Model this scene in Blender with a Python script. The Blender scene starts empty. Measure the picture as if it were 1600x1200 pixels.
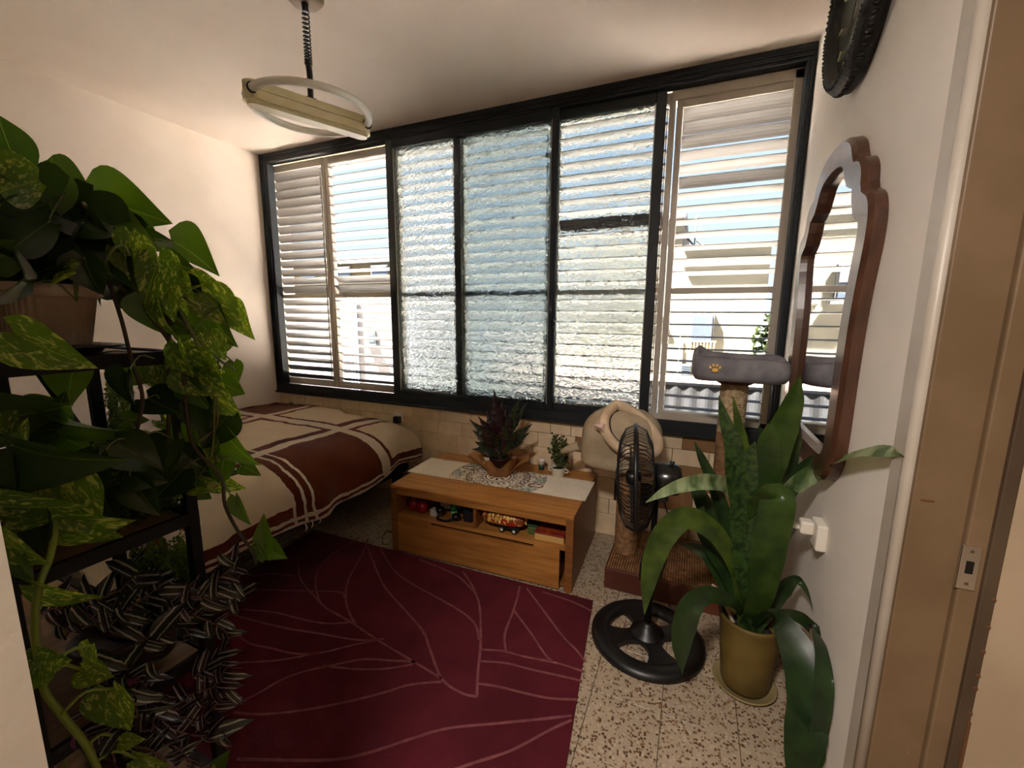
import bpy, bmesh, math, random
from mathutils import Vector, Matrix, noise
R_ = random.Random(7)
PI = math.pi
COL = bpy.context.scene.collection
scene = bpy.context.scene

# ---------------------------------------------------------------- camera, world, sun, exposure
CR = Vector((0.91920888, 0.39368296, 0.00829282)); CU = Vector((-0.06987391, 0.14235014, 0.98734699)); CF = Vector((-0.3875212, 0.90815757, -0.15835768))
CP = Vector((0, 0, 1.41)); FPX = 660.8
cam_d = bpy.data.cameras.new('camera'); cam = bpy.data.objects.new('camera', cam_d); COL.objects.link(cam)
cam_d.sensor_width = 36; cam_d.lens = 36 * FPX / 1600; cam_d.clip_start = .02; cam_d.clip_end = 200
m = Matrix((CR, CU, -CF)).transposed().to_4x4(); m.translation = CP; cam.matrix_world = m
scene.camera = cam

w = bpy.data.worlds.new('world'); scene.world = w; w.use_nodes = True
nt = w.node_tree; nt.nodes.clear()
wo = nt.nodes.new('ShaderNodeOutputWorld'); bg = nt.nodes.new('ShaderNodeBackground'); tc = nt.nodes.new('ShaderNodeTexCoord')
sx = nt.nodes.new('ShaderNodeSeparateXYZ'); cr = nt.nodes.new('ShaderNodeValToRGB')
nt.links.new(tc.outputs['Generated'], sx.inputs[0]); nt.links.new(sx.outputs[2], cr.inputs[0]); nt.links.new(cr.outputs[0], bg.inputs[0]); nt.links.new(bg.outputs[0], wo.inputs[0])
cr.color_ramp.elements[0].position = 0.0; cr.color_ramp.elements[0].color = (.80, .90, 1, 1)
cr.color_ramp.elements[1].position = .75; cr.color_ramp.elements[1].color = (.38, .58, .95, 1)
e = cr.color_ramp.elements.new(.3); e.color = (.62, .80, 1, 1)
bg.inputs[1].default_value = .30
sd = bpy.data.lights.new('sun', 'SUN'); sd.energy = 72.0; sd.angle = .01; sd.color = (1, .95, .90)
so = bpy.data.objects.new('sun', sd); COL.objects.link(so); so.location = (-3, -6, 9)
so.rotation_euler = Vector((.44, .14, -.88)).to_track_quat('-Z', 'Y').to_euler()
hl = bpy.data.lights.new('hall_fill_light', 'AREA'); hl.energy = 20; hl.shape = 'DISK'; hl.size = .35; hl.color = (1, .90, .82)  # fill light added in the unseen hall behind the camera
ho = bpy.data.objects.new('hall_fill_light', hl); COL.objects.link(ho); ho.location = (-.35, -.6, 2.6)
vs = scene.view_settings; vs.view_transform = 'Standard'; vs.look = 'None'; vs.gamma = 1; vs.use_curve_mapping = False; vs.exposure = 2.0
scene.cycles.max_bounces = 10; scene.cycles.diffuse_bounces = 6; scene.cycles.transmission_bounces = 8; scene.cycles.transparent_max_bounces = 8
scene.cycles.use_denoising = True

# ---------------------------------------------------------------- pixel helpers (1600x1200 frame)
def ray(u, v): return CR * ((u - 800) / FPX) + CU * ((600 - v) / FPX) + CF
def onx(u, v, x): r = ray(u, v); return CP + r * (x / r.x)
def ony(u, v, y): r = ray(u, v); return CP + r * (y / r.y)
def onz(u, v, z): r = ray(u, v); return CP + r * ((z - CP.z) / r.z)

# ---------------------------------------------------------------- materials
MATS = {}
def mat(name, col, rough=.6, var=None, vscale=8, bump=0, bscale=60, metal=0, trans=0, spec=.5, stretch=None, coat=0):
    """principled with optional noise colour variation to colour var, noise bump and translucency"""
    if name in MATS: return MATS[name]
    M = bpy.data.materials.new(name); M.use_nodes = True; n = M.node_tree; b = n.nodes['Principled BSDF']
    b.inputs['Base Color'].default_value = (*col, 1); b.inputs['Roughness'].default_value = rough; b.inputs['Metallic'].default_value = metal
    b.inputs['Specular IOR Level'].default_value = spec; b.inputs['Coat Weight'].default_value = coat; b.inputs['Coat Roughness'].default_value = .25
    t = n.nodes.new('ShaderNodeTexCoord'); mp = n.nodes.new('ShaderNodeMapping'); n.links.new(t.outputs['Object'], mp.inputs[0])
    if stretch: mp.inputs['Scale'].default_value = stretch
    csock = None
    if var:
        no = n.nodes.new('ShaderNodeTexNoise'); no.inputs['Scale'].default_value = vscale; no.inputs['Detail'].default_value = 5
        mx = n.nodes.new('ShaderNodeMix'); mx.data_type = 'RGBA'; mx.inputs[6].default_value = (*col, 1); mx.inputs[7].default_value = (*var, 1)
        rp = n.nodes.new('ShaderNodeMapRange'); rp.inputs[1].default_value = .38; rp.inputs[2].default_value = .62
        n.links.new(mp.outputs[0], no.inputs['Vector']); n.links.new(no.outputs[0], rp.inputs[0]); n.links.new(rp.outputs[0], mx.inputs[0])
        n.links.new(mx.outputs[2], b.inputs['Base Color']); csock = mx.outputs[2]
    if bump:
        nb = n.nodes.new('ShaderNodeTexNoise'); nb.inputs['Scale'].default_value = bscale; nb.inputs['Detail'].default_value = 4
        bp = n.nodes.new('ShaderNodeBump'); bp.inputs['Strength'].default_value = bump; bp.inputs['Distance'].default_value = .004
        n.links.new(mp.outputs[0], nb.inputs['Vector']); n.links.new(nb.outputs[0], bp.inputs['Height']); n.links.new(bp.outputs[0], b.inputs['Normal'])
    if trans:
        tr = n.nodes.new('ShaderNodeBsdfTranslucent'); ms = n.nodes.new('ShaderNodeMixShader'); ms.inputs[0].default_value = trans
        tr.inputs[0].default_value = (min(1, col[0] * 2.4), min(1, col[1] * 2.0), col[2] * 1.2, 1)
        if csock:
            gm = n.nodes.new('ShaderNodeVectorMath'); gm.operation = 'MULTIPLY'; gm.inputs[1].default_value = (2.4, 2.0, 1.2)
            n.links.new(csock, gm.inputs[0]); n.links.new(gm.outputs[0], tr.inputs[0])
        o = n.nodes['Material Output']; n.links.new(b.outputs[0], ms.inputs[1]); n.links.new(tr.outputs[0], ms.inputs[2]); n.links.new(ms.outputs[0], o.inputs[0])
    MATS[name] = M; return M

def rgb(r, g, b):
    f = lambda c: (c / 255 / 12.92) if c / 255 <= .04045 else ((c / 255 + .055) / 1.055) ** 2.4
    return (f(r), f(g), f(b))
plaster = mat('warm white plaster', rgb(245, 234, 223), .85, rgb(238, 226, 213), 2, .12, 40)
plaster_cool = mat('white plaster', rgb(236, 231, 222), .8, rgb(229, 223, 213), 2, .12, 40)
ceilm = mat('ceiling paint', rgb(238, 226, 215), .9, rgb(230, 217, 205), 1.5, .1, 30)
jambm = mat('beige gloss paint', rgb(120, 98, 72), .5, rgb(108, 87, 62), 5, .1, 30)
jambl = mat('pale gloss paint', rgb(188, 180, 168), .4, rgb(178, 168, 154), 5, .1, 30)
framem = mat('dark blue painted steel', rgb(8, 20, 29), .55, rgb(5, 14, 21), 4, .15, 20)
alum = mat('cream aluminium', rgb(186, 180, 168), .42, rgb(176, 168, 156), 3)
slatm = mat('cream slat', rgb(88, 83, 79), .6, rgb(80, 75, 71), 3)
woodm = mat('oak veneer', rgb(176, 122, 62), .42, rgb(152, 100, 46), 3, .05, 40, stretch=(1.2, 14, 14))
woodd = mat('oak veneer dark', rgb(136, 86, 42), .45, rgb(118, 72, 34), 3, .05, 40, stretch=(1.2, 14, 14))
blackp = mat('black plastic', rgb(14, 14, 15), .4, spec=.5)
blackm = mat('black metal', rgb(9, 8, 8), .6, spec=.3)
shelfw = mat('brown shelf board', rgb(126, 92, 62), .55, rgb(98, 70, 46), 3, .1, 30, stretch=(10, 2, 10))
whitep = mat('white plastic', rgb(224, 218, 206), .4)
soil = mat('soil', rgb(34, 24, 18), .95, rgb(20, 14, 10), 30, .5, 90)
chrome = mat('chrome', (.8, .8, .8), .2, metal=1)

def terrazzo():
    M = bpy.data.materials.new('terrazzo'); M.use_nodes = True; n = M.node_tree; b = n.nodes['Principled BSDF']; L = n.links.new
    g = n.nodes.new('ShaderNodeNewGeometry'); oi = n.nodes.new('ShaderNodeObjectInfo')
    nz = n.nodes.new('ShaderNodeTexNoise'); nz.inputs['Scale'].default_value = 55; L(g.outputs['Position'], nz.inputs['Vector'])
    ad = n.nodes.new('ShaderNodeVectorMath'); ad.operation = 'MULTIPLY_ADD'; ad.inputs[1].default_value = (.014,) * 3; L(nz.outputs['Color'], ad.inputs[0]); L(g.outputs['Position'], ad.inputs[2])
    v = n.nodes.new('ShaderNodeTexVoronoi'); v.inputs['Scale'].default_value = 105; L(ad.outputs[0], v.inputs['Vector'])
    cr = n.nodes.new('ShaderNodeValToRGB'); sp = n.nodes.new('ShaderNodeSeparateColor'); L(v.outputs['Color'], sp.inputs[0]); L(sp.outputs[0], cr.inputs[0])
    cr.color_ramp.interpolation = 'CONSTANT'; E = cr.color_ramp.elements
    E[0].color = (*rgb(196, 176, 150), 1); E[1].position = .30; E[1].color = (*rgb(150, 122, 94), 1)
    for p, c in ((.42, rgb(214, 198, 172)), (.56, rgb(104, 76, 54)), (.76, rgb(206, 186, 158)), (.90, rgb(150, 112, 78))): x = E.new(p); x.color = (*c, 1)
    ed = n.nodes.new('ShaderNodeMapRange'); ed.inputs[1].default_value = .46; ed.inputs[2].default_value = .56; L(v.outputs['Distance'], ed.inputs[0])
    sc = n.nodes.new('ShaderNodeMath'); sc.operation = 'MULTIPLY'; sc.inputs[1].default_value = 1; L(ed.outputs[0], sc.inputs[0])
    mx = n.nodes.new('ShaderNodeMix'); mx.data_type = 'RGBA'; L(sc.outputs[0], mx.inputs[0]); L(cr.outputs[0], mx.inputs[6]); mx.inputs[7].default_value = (*rgb(200, 180, 154), 1)
    hv = n.nodes.new('ShaderNodeHueSaturation'); mr = n.nodes.new('ShaderNodeMapRange'); mr.inputs[3].default_value = .62; mr.inputs[4].default_value = .70
    L(oi.outputs['Random'], mr.inputs[0]); L(mr.outputs[0], hv.inputs['Value']); L(mx.outputs[2], hv.inputs['Color']); L(hv.outputs[0], b.inputs['Base Color'])
    b.inputs['Roughness'].default_value = .42; return M
terrm = terrazzo()

def rand_tint(name, c1, c2, rough=.5, bump=.1, metal=0, vein=None):
    """colour picked between c1 and c2 by the object's own random number, plus soft veins"""
    M = bpy.data.materials.new(name); M.use_nodes = True; n = M.node_tree; b = n.nodes['Principled BSDF']; L = n.links.new
    oi = n.nodes.new('ShaderNodeObjectInfo'); mx = n.nodes.new('ShaderNodeMix'); mx.data_type = 'RGBA'; mx.inputs[6].default_value = (*c1, 1); mx.inputs[7].default_value = (*c2, 1)
    L(oi.outputs['Random'], mx.inputs[0]); g = n.nodes.new('ShaderNodeNewGeometry'); no = n.nodes.new('ShaderNodeTexNoise'); no.inputs['Scale'].default_value = 14; no.inputs['Detail'].default_value = 6
    L(g.outputs['Position'], no.inputs['Vector']); hv = n.nodes.new('ShaderNodeHueSaturation'); mr = n.nodes.new('ShaderNodeMapRange'); mr.inputs[3].default_value = .72; mr.inputs[4].default_value = 1.18
    L(no.outputs[0], mr.inputs[0]); L(mr.outputs[0], hv.inputs['Value']); L(mx.outputs[2], hv.inputs['Color']); L(hv.outputs[0], b.inputs['Base Color'])
    b.inputs['Roughness'].default_value = rough; return M
tilem = rand_tint('cream stone tile', rgb(228, 208, 176), rgb(212, 188, 152))
tileb = rand_tint('brown stone tile', rgb(150, 116, 78), rgb(132, 96, 62))
tiledk = mat('dark stone tile', rgb(30, 22, 16), .5)

def glassm():
    M = bpy.data.materials.new('pebbled glass'); M.use_nodes = True; n = M.node_tree; b = n.nodes['Principled BSDF']; L = n.links.new
    b.inputs['Base Color'].default_value = (.64, .715, .73, 1); b.inputs['Roughness'].default_value = .13; b.inputs['Transmission Weight'].default_value = 1; b.inputs['IOR'].default_value = 1.45
    g = n.nodes.new('ShaderNodeNewGeometry'); v = n.nodes.new('ShaderNodeTexVoronoi'); v.feature = 'SMOOTH_F1'; v.inputs['Scale'].default_value = 52; v.inputs['Smoothness'].default_value = .6
    mp = n.nodes.new('ShaderNodeMapping'); mp.inputs['Scale'].default_value = (.75, 1, 1.25)
    nz = n.nodes.new('ShaderNodeTexNoise'); nz.inputs['Scale'].default_value = 30; L(g.outputs['Position'], nz.inputs['Vector'])
    ad = n.nodes.new('ShaderNodeVectorMath'); ad.operation = 'MULTIPLY_ADD'; ad.inputs[1].default_value = (.03,) * 3; L(nz.outputs['Color'], ad.inputs[0]); L(g.outputs['Position'], ad.inputs[2])
    L(ad.outputs[0], mp.inputs[0]); L(mp.outputs[0], v.inputs['Vector'])
    bp = n.nodes.new('ShaderNodeBump'); bp.inputs['Strength'].default_value = .9; bp.inputs['Distance'].default_value = .008; L(v.outputs['Distance'], bp.inputs['Height']); L(bp.outputs[0], b.inputs['Normal'])
    return M
pebble = glassm()

# ---------------------------------------------------------------- mesh helpers
def link(name, bm, m, parent=None, smooth=False):
    me = bpy.data.meshes.new(name)
    if isinstance(bm, bmesh.types.BMesh): bm.normal_update(); bm.to_mesh(me); bm.free()
    else: me.from_pydata(*bm)
    for x in (m if isinstance(m, (list, tuple)) else [m]): me.materials.append(x)
    if smooth:
        for p in me.polygons: p.use_smooth = True
    o = bpy.data.objects.new(name, me); COL.objects.link(o)
    if parent: o.parent = parent
    return o
def use(name, src, parent, loc=None, rot=None, mw=None):
    o = bpy.data.objects.new(name, src); COL.objects.link(o); o.parent = parent
    if mw is not None: o.matrix_local = mw
    if loc is not None: o.location = loc
    if rot is not None: o.rotation_euler = rot
    return o
def tag(o, label=None, cat=None, group=None, kind=None):
    if label: o['label'] = label
    if cat: o['category'] = cat
    if group: o['group'] = group
    if kind: o['kind'] = kind
    return o
def empty(name, loc=(0, 0, 0), rz=0, **k):
    o = bpy.data.objects.new(name, None); COL.objects.link(o); o.location = loc; o.rotation_euler = (0, 0, rz); tag(o, **k); return o
def box(bm, x0, x1, y0, y1, z0, z1, M=None):
    r = bmesh.ops.create_cube(bm, size=1)
    for v in r['verts']:
        v.co = Vector(((x0 + x1) / 2 + v.co.x * (x1 - x0), (y0 + y1) / 2 + v.co.y * (y1 - y0), (z0 + z1) / 2 + v.co.z * (z1 - z0)))
        if M: v.co = M @ v.co
    return r['verts']
def bx(x0, x1, y0, y1, z0, z1, bev=0, seg=2, M=None):
    bm = bmesh.new(); box(bm, x0, x1, y0, y1, z0, z1, M)
    if bev: bmesh.ops.bevel(bm, geom=bm.edges[:] , offset=bev, segments=seg, affect='EDGES', profile=.5)
    return bm
def tube(bm, pts, rad, n=8, cap=True, closed=False):
    pts = [Vector(p) for p in pts]; N = len(pts); rings = []; up = None
    for i, p in enumerate(pts):
        a = pts[i - 1] if (i or closed) else p; b = pts[(i + 1) % N] if (i < N - 1 or closed) else p
        d = (b - a).normalized()
        if up is None: up = d.orthogonal().normalized()
        up = (up - d * up.dot(d)); up = up.normalized() if up.length > 1e-6 else d.orthogonal().normalized()
        s = d.cross(up); r = rad[i] if isinstance(rad, (list, tuple)) else rad
        rings.append([bm.verts.new(p + (up * math.cos(2 * PI * k / n) + s * math.sin(2 * PI * k / n)) * r) for k in range(n)])
    M = N if closed else N - 1
    for i in range(M):
        a, b = rings[i], rings[(i + 1) % N]
        for k in range(n):
            f = bm.faces.new((a[k], a[(k + 1) % n], b[(k + 1) % n], b[k])); f.smooth = True
    if cap and not closed: bm.faces.new(rings[0][::-1]); bm.faces.new(rings[-1])
    return rings
def tb(pts, rad, n=8, **k): bm = bmesh.new(); tube(bm, pts, rad, n, **k); return bm
def lathe(prof, n=32, bm=None, c=(0, 0, 0), ribs=0, rdep=0, cap=True):
    bm = bm or bmesh.new(); rings = []
    for r, z in prof:
        rings.append([bm.verts.new((c[0] + (r + (rdep * math.cos(ribs * 2 * PI * k / n) if ribs else 0)) * math.cos(2 * PI * k / n), c[1] + (r + (rdep * math.cos(ribs * 2 * PI * k / n) if ribs else 0)) * math.sin(2 * PI * k / n), c[2] + z)) for k in range(n)])
    for a, b in zip(rings, rings[1:]):
        for k in range(n):
            f = bm.faces.new((a[k], a[(k + 1) % n], b[(k + 1) % n], b[k])); f.smooth = True
    if prof[0][0] > 1e-4 and cap: bm.faces.new(rings[0][::-1])
    if prof[-1][0] > 1e-4 and cap: bm.faces.new(rings[-1])
    bmesh.ops.remove_doubles(bm, verts=bm.verts[:], dist=1e-5)
    return bm
def smooth_pts(P, k=6):
    """Catmull-Rom through the points"""
    P = [Vector(p) for p in P]; Q = [P[0] * 2 - P[1]] + P + [P[-1] * 2 - P[-2]]; out = []
    for i in range(1, len(Q) - 2):
        for j in range(k):
            t = j / k; a, b, c, d = Q[i - 1], Q[i], Q[i + 1], Q[i + 2]
            out.append(.5 * ((2 * b) + (c - a) * t + (2 * a - 5 * b + 4 * c - d) * t * t + (3 * b - a - 3 * c + d) * t ** 3))
    out.append(P[-1]); return out
def prism(out2d, d0, d1, axis='x'):
    """extrude a 2D outline (a,b) along an axis between d0 and d1"""
    f = {'x': lambda a, b, d: (d, a, b), 'y': lambda a, b, d: (a, d, b), 'z': lambda a, b, d: (a, b, d)}[axis]
    bm = bmesh.new(); A = [bm.verts.new(f(a, b, d0)) for a, b in out2d]; B = [bm.verts.new(f(a, b, d1)) for a, b in out2d]; n = len(A)
    bm.faces.new(A[::-1]); bm.faces.new(B)
    for i in range(n): bm.faces.new((A[i], A[(i + 1) % n], B[(i + 1) % n], B[i]))
    bmesh.ops.recalc_face_normals(bm, faces=bm.faces[:]); return bm
def structure(name, bm, m, parent=None): o = link(name, bm, m, parent); o['kind'] = 'structure'; return o

XL, XR, YW, ZC = -3.393, .4436, 2.60, 2.70
YB = .15         # room side of the back wall
YD = 1.186       # far edge of the doorway in the right wall

# ================================================================ SETTING
# floor of terrazzo tiles
fl = structure('floor', bx(-3.6, 2.4, -1.8, 2.85, -.12, -.0045), mat('cement joint', rgb(90, 74, 58), .9))
tme = bpy.data.meshes.new('tile'); b_ = bx(-.1238, .1238, -.1238, .1238, -.008, 0, .0012, 1); b_.to_mesh(tme); b_.free(); tme.materials.append(terrm)
for i in range(-14, 2):
    for j in range(-5, 5):
        x = -.014 + .125 + .25 * i; y = 1.425 + .125 + .25 * j
        if x < XR and x > XL: use('tile', tme, fl, (x, y, R_.uniform(-.0004, .0004)))
fs = structure('floor_hall', bx(-3.4, 2.4, -1.7, .174, -.008, -.0002), terrm)

structure('ceiling', bx(-3.6, XR + .12, YB - .1, 2.86, ZC, ZC + .18), ceilm)
structure('wall_left', bx(XL - .2, XL, YB - .1, 2.86, -.1, ZC), plaster)
rw = bmesh.new(); box(rw, XR, XR + .12, YD, 2.86, -.1, ZC); box(rw, XR, XR + .12, YB - .1, YD, 2.35, ZC)
structure('wall_right', rw, plaster_cool)
structure('wall_back', bx(XL - .2, -.575, .03, YB, -.1, ZC + .1), mat('pale entry paint', rgb(206, 194, 176), .8, rgb(196, 184, 166), 3, .1, 40))  # pale beige, a little darker than the room plaster
wf = structure('wall_front', bx(XL - .1, XR + .1, 2.64, 2.82, -.1, .74), mat('tile grout', rgb(120, 98, 72), .9))
# window recess above / outside sill
structure('trim_1', bx(XL - .1, XR + .1, 2.82, 2.95, .62, .72, .004), mat('outer sill stone', rgb(190, 184, 172), .8))

# cream stone tiles under the window, coursed with small brown insets
rows = [(0, .145), (.145, .245), (.245, .39), (.39, .535), (.535, .635), (.635, .735)]
tr = random.Random(3)
for k, (z0, z1) in enumerate(rows):
    x = XL - tr.uniform(0, .15)
    while x < XR:
        wd = tr.choice((.14, .2, .26, .2)) ; sm = tr.random() < .12 and (z1 - z0) < .12
        if sm: wd = .055
        a, b = max(x, XL) + .0015, min(x + wd, XR) - .0015
        if b - a > .02:
            mm = tileb if sm or (x > -.25 and tr.random() < .3) else tilem
            if -.60 < x < -.40 and .39 < z1 < .56 : mm = tilem
            if -.52 < x < -.33 and z0 == .245: mm = tiledk
            d = tr.uniform(0, .003)
            o = link('stone_tile', bx(a, b, 2.622 + d, 2.645, z0 + .0015, z1 - .0015, .002, 1), mm, wf)
        x += wd

# doorway in the right wall: casing, jamb, stop, strike plate
dr = empty('door_1', (XR, 1.1, 0)); dr['kind'] = 'structure'
def dpart(name, bm, m, **k): o = link(name, bm, m, dr); o.matrix_parent_inverse = Matrix.Translation((-XR, -1.1, 0)); tag(o, **k); return o
dpart('casing', bx(XR - .012, XR + .02, 1.135, YD + .004, 0, 2.44, .003), jambl)
dpart('casing_lip', tb([(XR - .004, 1.122, 0), (XR - .004, 1.122, 2.42)], .013, 12), jambl)
dpart('jamb', bx(XR, XR + .09, 1.10, 1.19, 0, 2.40, .003), jambm)
dpart('door_stop', bx(XR + .088, XR + .125, 1.085, 1.19, 0, 2.40, .004), jambm)
dpart('rebate', bx(XR + .12, XR + .142, 1.075, 1.19, .0, 2.40, .002), mat('rebate shade brown', rgb(84, 68, 50), .6, rgb(70, 54, 38), 4))  # solid strip; its darker brown stands in for shade in a recess
for zz in (.60, .66, .69, .745, .80, .86): dpart('paint_chip', bx(XR + .135, XR + .1425, 1.0735, 1.0765, zz, zz + .006, .001, 1), mat('bare chip', rgb(96, 60, 30), .8))
dpart('paint_chip', bx(XR + .014, XR + .036, 1.0990, 1.1005, 1.037, 1.042, .0007, 1), MATS['bare chip'])
dpart('paint_chip', bx(XR + .137, XR + .1425, 1.0725, 1.0765, .36, .585, .001, 1), MATS['bare chip'])
dpart('head', bx(XR, XR + .13, YB, 1.19, 2.36, 2.45, .003), jambl)
sp = dpart('strike_plate', bx(XR + .082, XR + .112, 1.0815, 1.0855, .87, .965, .001, 1), chrome, label='pale metal strike plate')
for nm, a in (('latch_hole', (XR + .092, XR + .104, 1.0805, 1.082, .905, .932)), ('screw', (XR + .095, XR + .101, 1.0808, 1.082, .950, .956)), ('screw', (XR + .095, XR + .101, 1.0808, 1.082, .880, .886))):
    o = link(nm, bx(*a, .0004, 1), blackp if nm == 'latch_hole' else mat('screw steel', rgb(110, 84, 60), .4, metal=.5), sp); o.matrix_parent_inverse = Matrix()
# hall beyond and behind, closing the space around the camera
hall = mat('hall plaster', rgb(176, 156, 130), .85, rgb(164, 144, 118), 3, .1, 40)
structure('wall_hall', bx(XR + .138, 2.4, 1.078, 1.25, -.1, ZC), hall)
hb = bmesh.new(); box(hb, -3.6, 2.5, -1.9, -1.8, -.1, ZC + .1); box(hb, 2.4, 2.5, -1.9, 1.25, -.1, ZC + .1); box(hb, -3.6, -3.5, -1.9, .03, -.1, ZC + .1)
structure('wall_hall_far', hb, hall)
cb = bmesh.new(); box(cb, -3.6, 2.5, -1.9, YB - .1, ZC, ZC + .18); box(cb, XR + .12, 2.5, YB - .1, 1.25, ZC, ZC + .18)
structure('ceiling_hall', cb, ceilm)

# ================================================================ WINDOW
win = empty('window_1', (0, 2.6, .73)); win['kind'] = 'structure'
def wpart(name, bm, m, parent=None, **k):
    o = link(name, bm, m, parent or win)
    if parent is None: o.matrix_parent_inverse = Matrix.Translation((0, -2.6, -.73))
    tag(o, **k); return o
def fr(name, x0, x1, z0, z1, y0=2.598, y1=2.662, par=None, bev=.003): return wpart(name, bx(x0, x1, y0, y1, z0, z1, bev, 1), framem, par)
fr('head_rail', XL, XR, 2.625, ZC); fr('sill_rail', XL, XR, .735, .80)
fr('frame_post', XL, -3.30, .80, 2.625); fr('frame_post', .405, XR, .80, 2.625)
for z in (2.64, 2.665): fr('head_rail_ridge', XL + .01, XR - .01, z, z + .010, 2.590, 2.60, bev=.002)
for x in (-3.372, -3.35, -3.325): fr('post_ridge', x, x + .008, .81, 2.62, 2.590, 2.60, bev=.002)
for x in (.418, .432): fr('post_ridge', x, x + .006, .81, 2.62, 2.590, 2.60, bev=.002)
fr('sill_track', XL + .01, XR - .01, .79, .806, 2.615, 2.625, bev=.002)
fr('sill_ledge', XL, XR, .725, .745, 2.582, 2.64, bev=.004)
# two sliding sashes with pebbled glass
def sash(x0, x1, y, stl, str_, zb=.80, zt=2.625):
    s = fr('sash', x0, x0 + stl, zb, zt, y, y + .026)
    fr('sash_stile', x1 - str_, x1, zb, zt, y, y + .026, s); fr('sash_rail', x0 + stl, x1 - str_, zt - .055, zt, y, y + .026, s); fr('sash_rail', x0 + stl, x1 - str_, zb, zb + .04, y, y + .026, s)
    gp = wpart('glass_pane', bx(x0 + stl - .004, x1 - str_ + .004, y + .010, y + .015, zb + .035, zt - .05), pebble, s)
    bead = bmesh.new()
    for a in ((x0 + stl, x0 + stl + .006, zb + .04, zt - .055), (x1 - str_ - .006, x1 - str_, zb + .04, zt - .055)): box(bead, a[0], a[1], y + .001, y + .009, a[2], a[3])
    wpart('glazing_bead', bead, mat('putty', rgb(150, 150, 140), .7), s)
    for ch in [s] + list(s.children): ch.matrix_parent_inverse = Matrix.Translation((0, -2.6, -.73)) if ch is s else Matrix()
    return s
s1 = sash(-2.105, -.822, 2.604, .062, .040); s2 = sash(-1.565, -.225, 2.634, .05, .052)
fr('meeting_cover', -.862, -.832, .80, 2.625, 2.596, 2.604)
lt = wpart('latch', bx(-.842, -.822, 2.584, 2.598, 1.335, 1.395, .004), blackp); link('latch_knob', bx(-.828, -.812, 2.578, 2.590, 1.35, 1.38, .004), blackp, lt)
# six louvred shutters, each slat a piece
sr = random.Random(11)
def slat_mesh(wd):
    n = 4; vs_ = []; fs_ = []
    for s in (0, 1):
        for i in range(n + 1):
            t = i / n - .5; y = t * .074; z = -.006 * (t * 2) ** 2 * 1.0 + .004
            for off in (0, .003): vs_.append(((s - .5) * wd, y, z - off))
    q = lambda s, i, o: s * (n + 1) * 2 + i * 2 + o
    for i in range(n):
        fs_ += [(q(0, i, 0), q(1, i, 0), q(1, i + 1, 0), q(0, i + 1, 0)), (q(0, i, 1), q(0, i + 1, 1), q(1, i + 1, 1), q(1, i, 1))]
        fs_ += [(q(0, i, 0), q(0, i + 1, 0), q(0, i + 1, 1), q(0, i, 1)), (q(1, i, 0), q(1, i, 1), q(1, i + 1, 1), q(1, i + 1, 0))]
    fs_ += [(q(0, 0, 0), q(0, 0, 1), q(1, 0, 1), q(1, 0, 0)), (q(0, n, 0), q(1, n, 0), q(1, n, 1), q(0, n, 1))]
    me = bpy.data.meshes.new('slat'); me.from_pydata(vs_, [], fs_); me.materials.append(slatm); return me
YS = 2.692
edges = [-3.388, -2.752, -2.085, -1.54, -.865, -.176, .418]
zlo, zhi, zmid = .80, 2.625, 1.562
def tilt_for(k, z):
    j = sr.uniform(-1.5, 1.5)
    if k == 0: return 44 + j if z > 1.62 else 39 + j
    if k == 1: return (13 if z > 1.7 else (42 if z > 1.6 else 27)) + j
    if k == 5:
        i = round((2.52 - z) / .0705)
        if i in (0, 1, 2, 5): return 38 + j
        if i in (3, 4): return 24 + j
        return (14 + j) if z > 1.6 else (1 + j * .6)
    if k == 4 and abs(z - 1.975) < .036: return 62
    return 11 + j
for k in range(6):
    x0, x1 = edges[k] + .004, edges[k + 1] - .004; st = .032
    bm = bmesh.new()
    for a in ((x0, x0 + st, zlo, zhi), (x1 - st, x1, zlo, zhi), (x0 + st, x1 - st, zhi - (.085 if k == 5 else .055), zhi), (x0 + st, x1 - st, zlo, zlo + .05), (x0 + st, x1 - st, zmid - .016, zmid + .016)):
        vv = box(bm, a[0], a[1], YS - .022, YS + .022, a[2], a[3])
    bmesh.ops.bevel(bm, geom=bm.edges[:], offset=.003, segments=1, affect='EDGES')
    sh = wpart('shutter', bm, alum)
    if k == 0: sh['label'] = 'shutter with its slats turned nearly shut'
    wd = x1 - x0 - 2 * st - .004; sm_ = slat_mesh(wd); cx = (x0 + x1) / 2
    zs = []
    z = zhi - .055 - .032 if k != 5 else zhi - .085 - .03
    while z > zmid + .04: zs.append(z); z -= .0705
    z = zmid - .05
    while z > zlo + .065: zs.append(z); z -= .0705
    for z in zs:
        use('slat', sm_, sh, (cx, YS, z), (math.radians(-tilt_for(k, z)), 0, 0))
    # tilt bar clips down one stile
    for z in zs[::2]:
        pass
    rod = link('tilt_rod', bx(x1 - st - .010, x1 - st - .004, YS - .030, YS - .025, zlo + .08, zhi - .1), alum, sh)
    clip = bmesh.new()
    for z in zs: box(clip, x1 - st - .014, x1 - st - .001, YS - .034, YS - .026, z - .004, z + .003)
    c_ = link('tilt_clips', clip, mat('rusty clip', rgb(110, 92, 78), .6), sh); c_['kind'] = 'stuff'
wpart('shutter_latch', bx(.372, .384, 2.66, 2.668, 1.43, 1.66, .002, 1), mat('dark grey metal', rgb(50, 50, 48), .5))
wpart('inner_trim', bx(XR - .075, .42, 2.655, 2.669, .8, 2.62, .003, 1), alum)
wpart('inner_trim', bx(-.20, .42, 2.655, 2.669, 2.575, 2.625, .003, 1), alum); wpart('inner_trim', bx(-.20, .42, 2.655, 2.669, .80, .835, .003, 1), alum)
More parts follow.
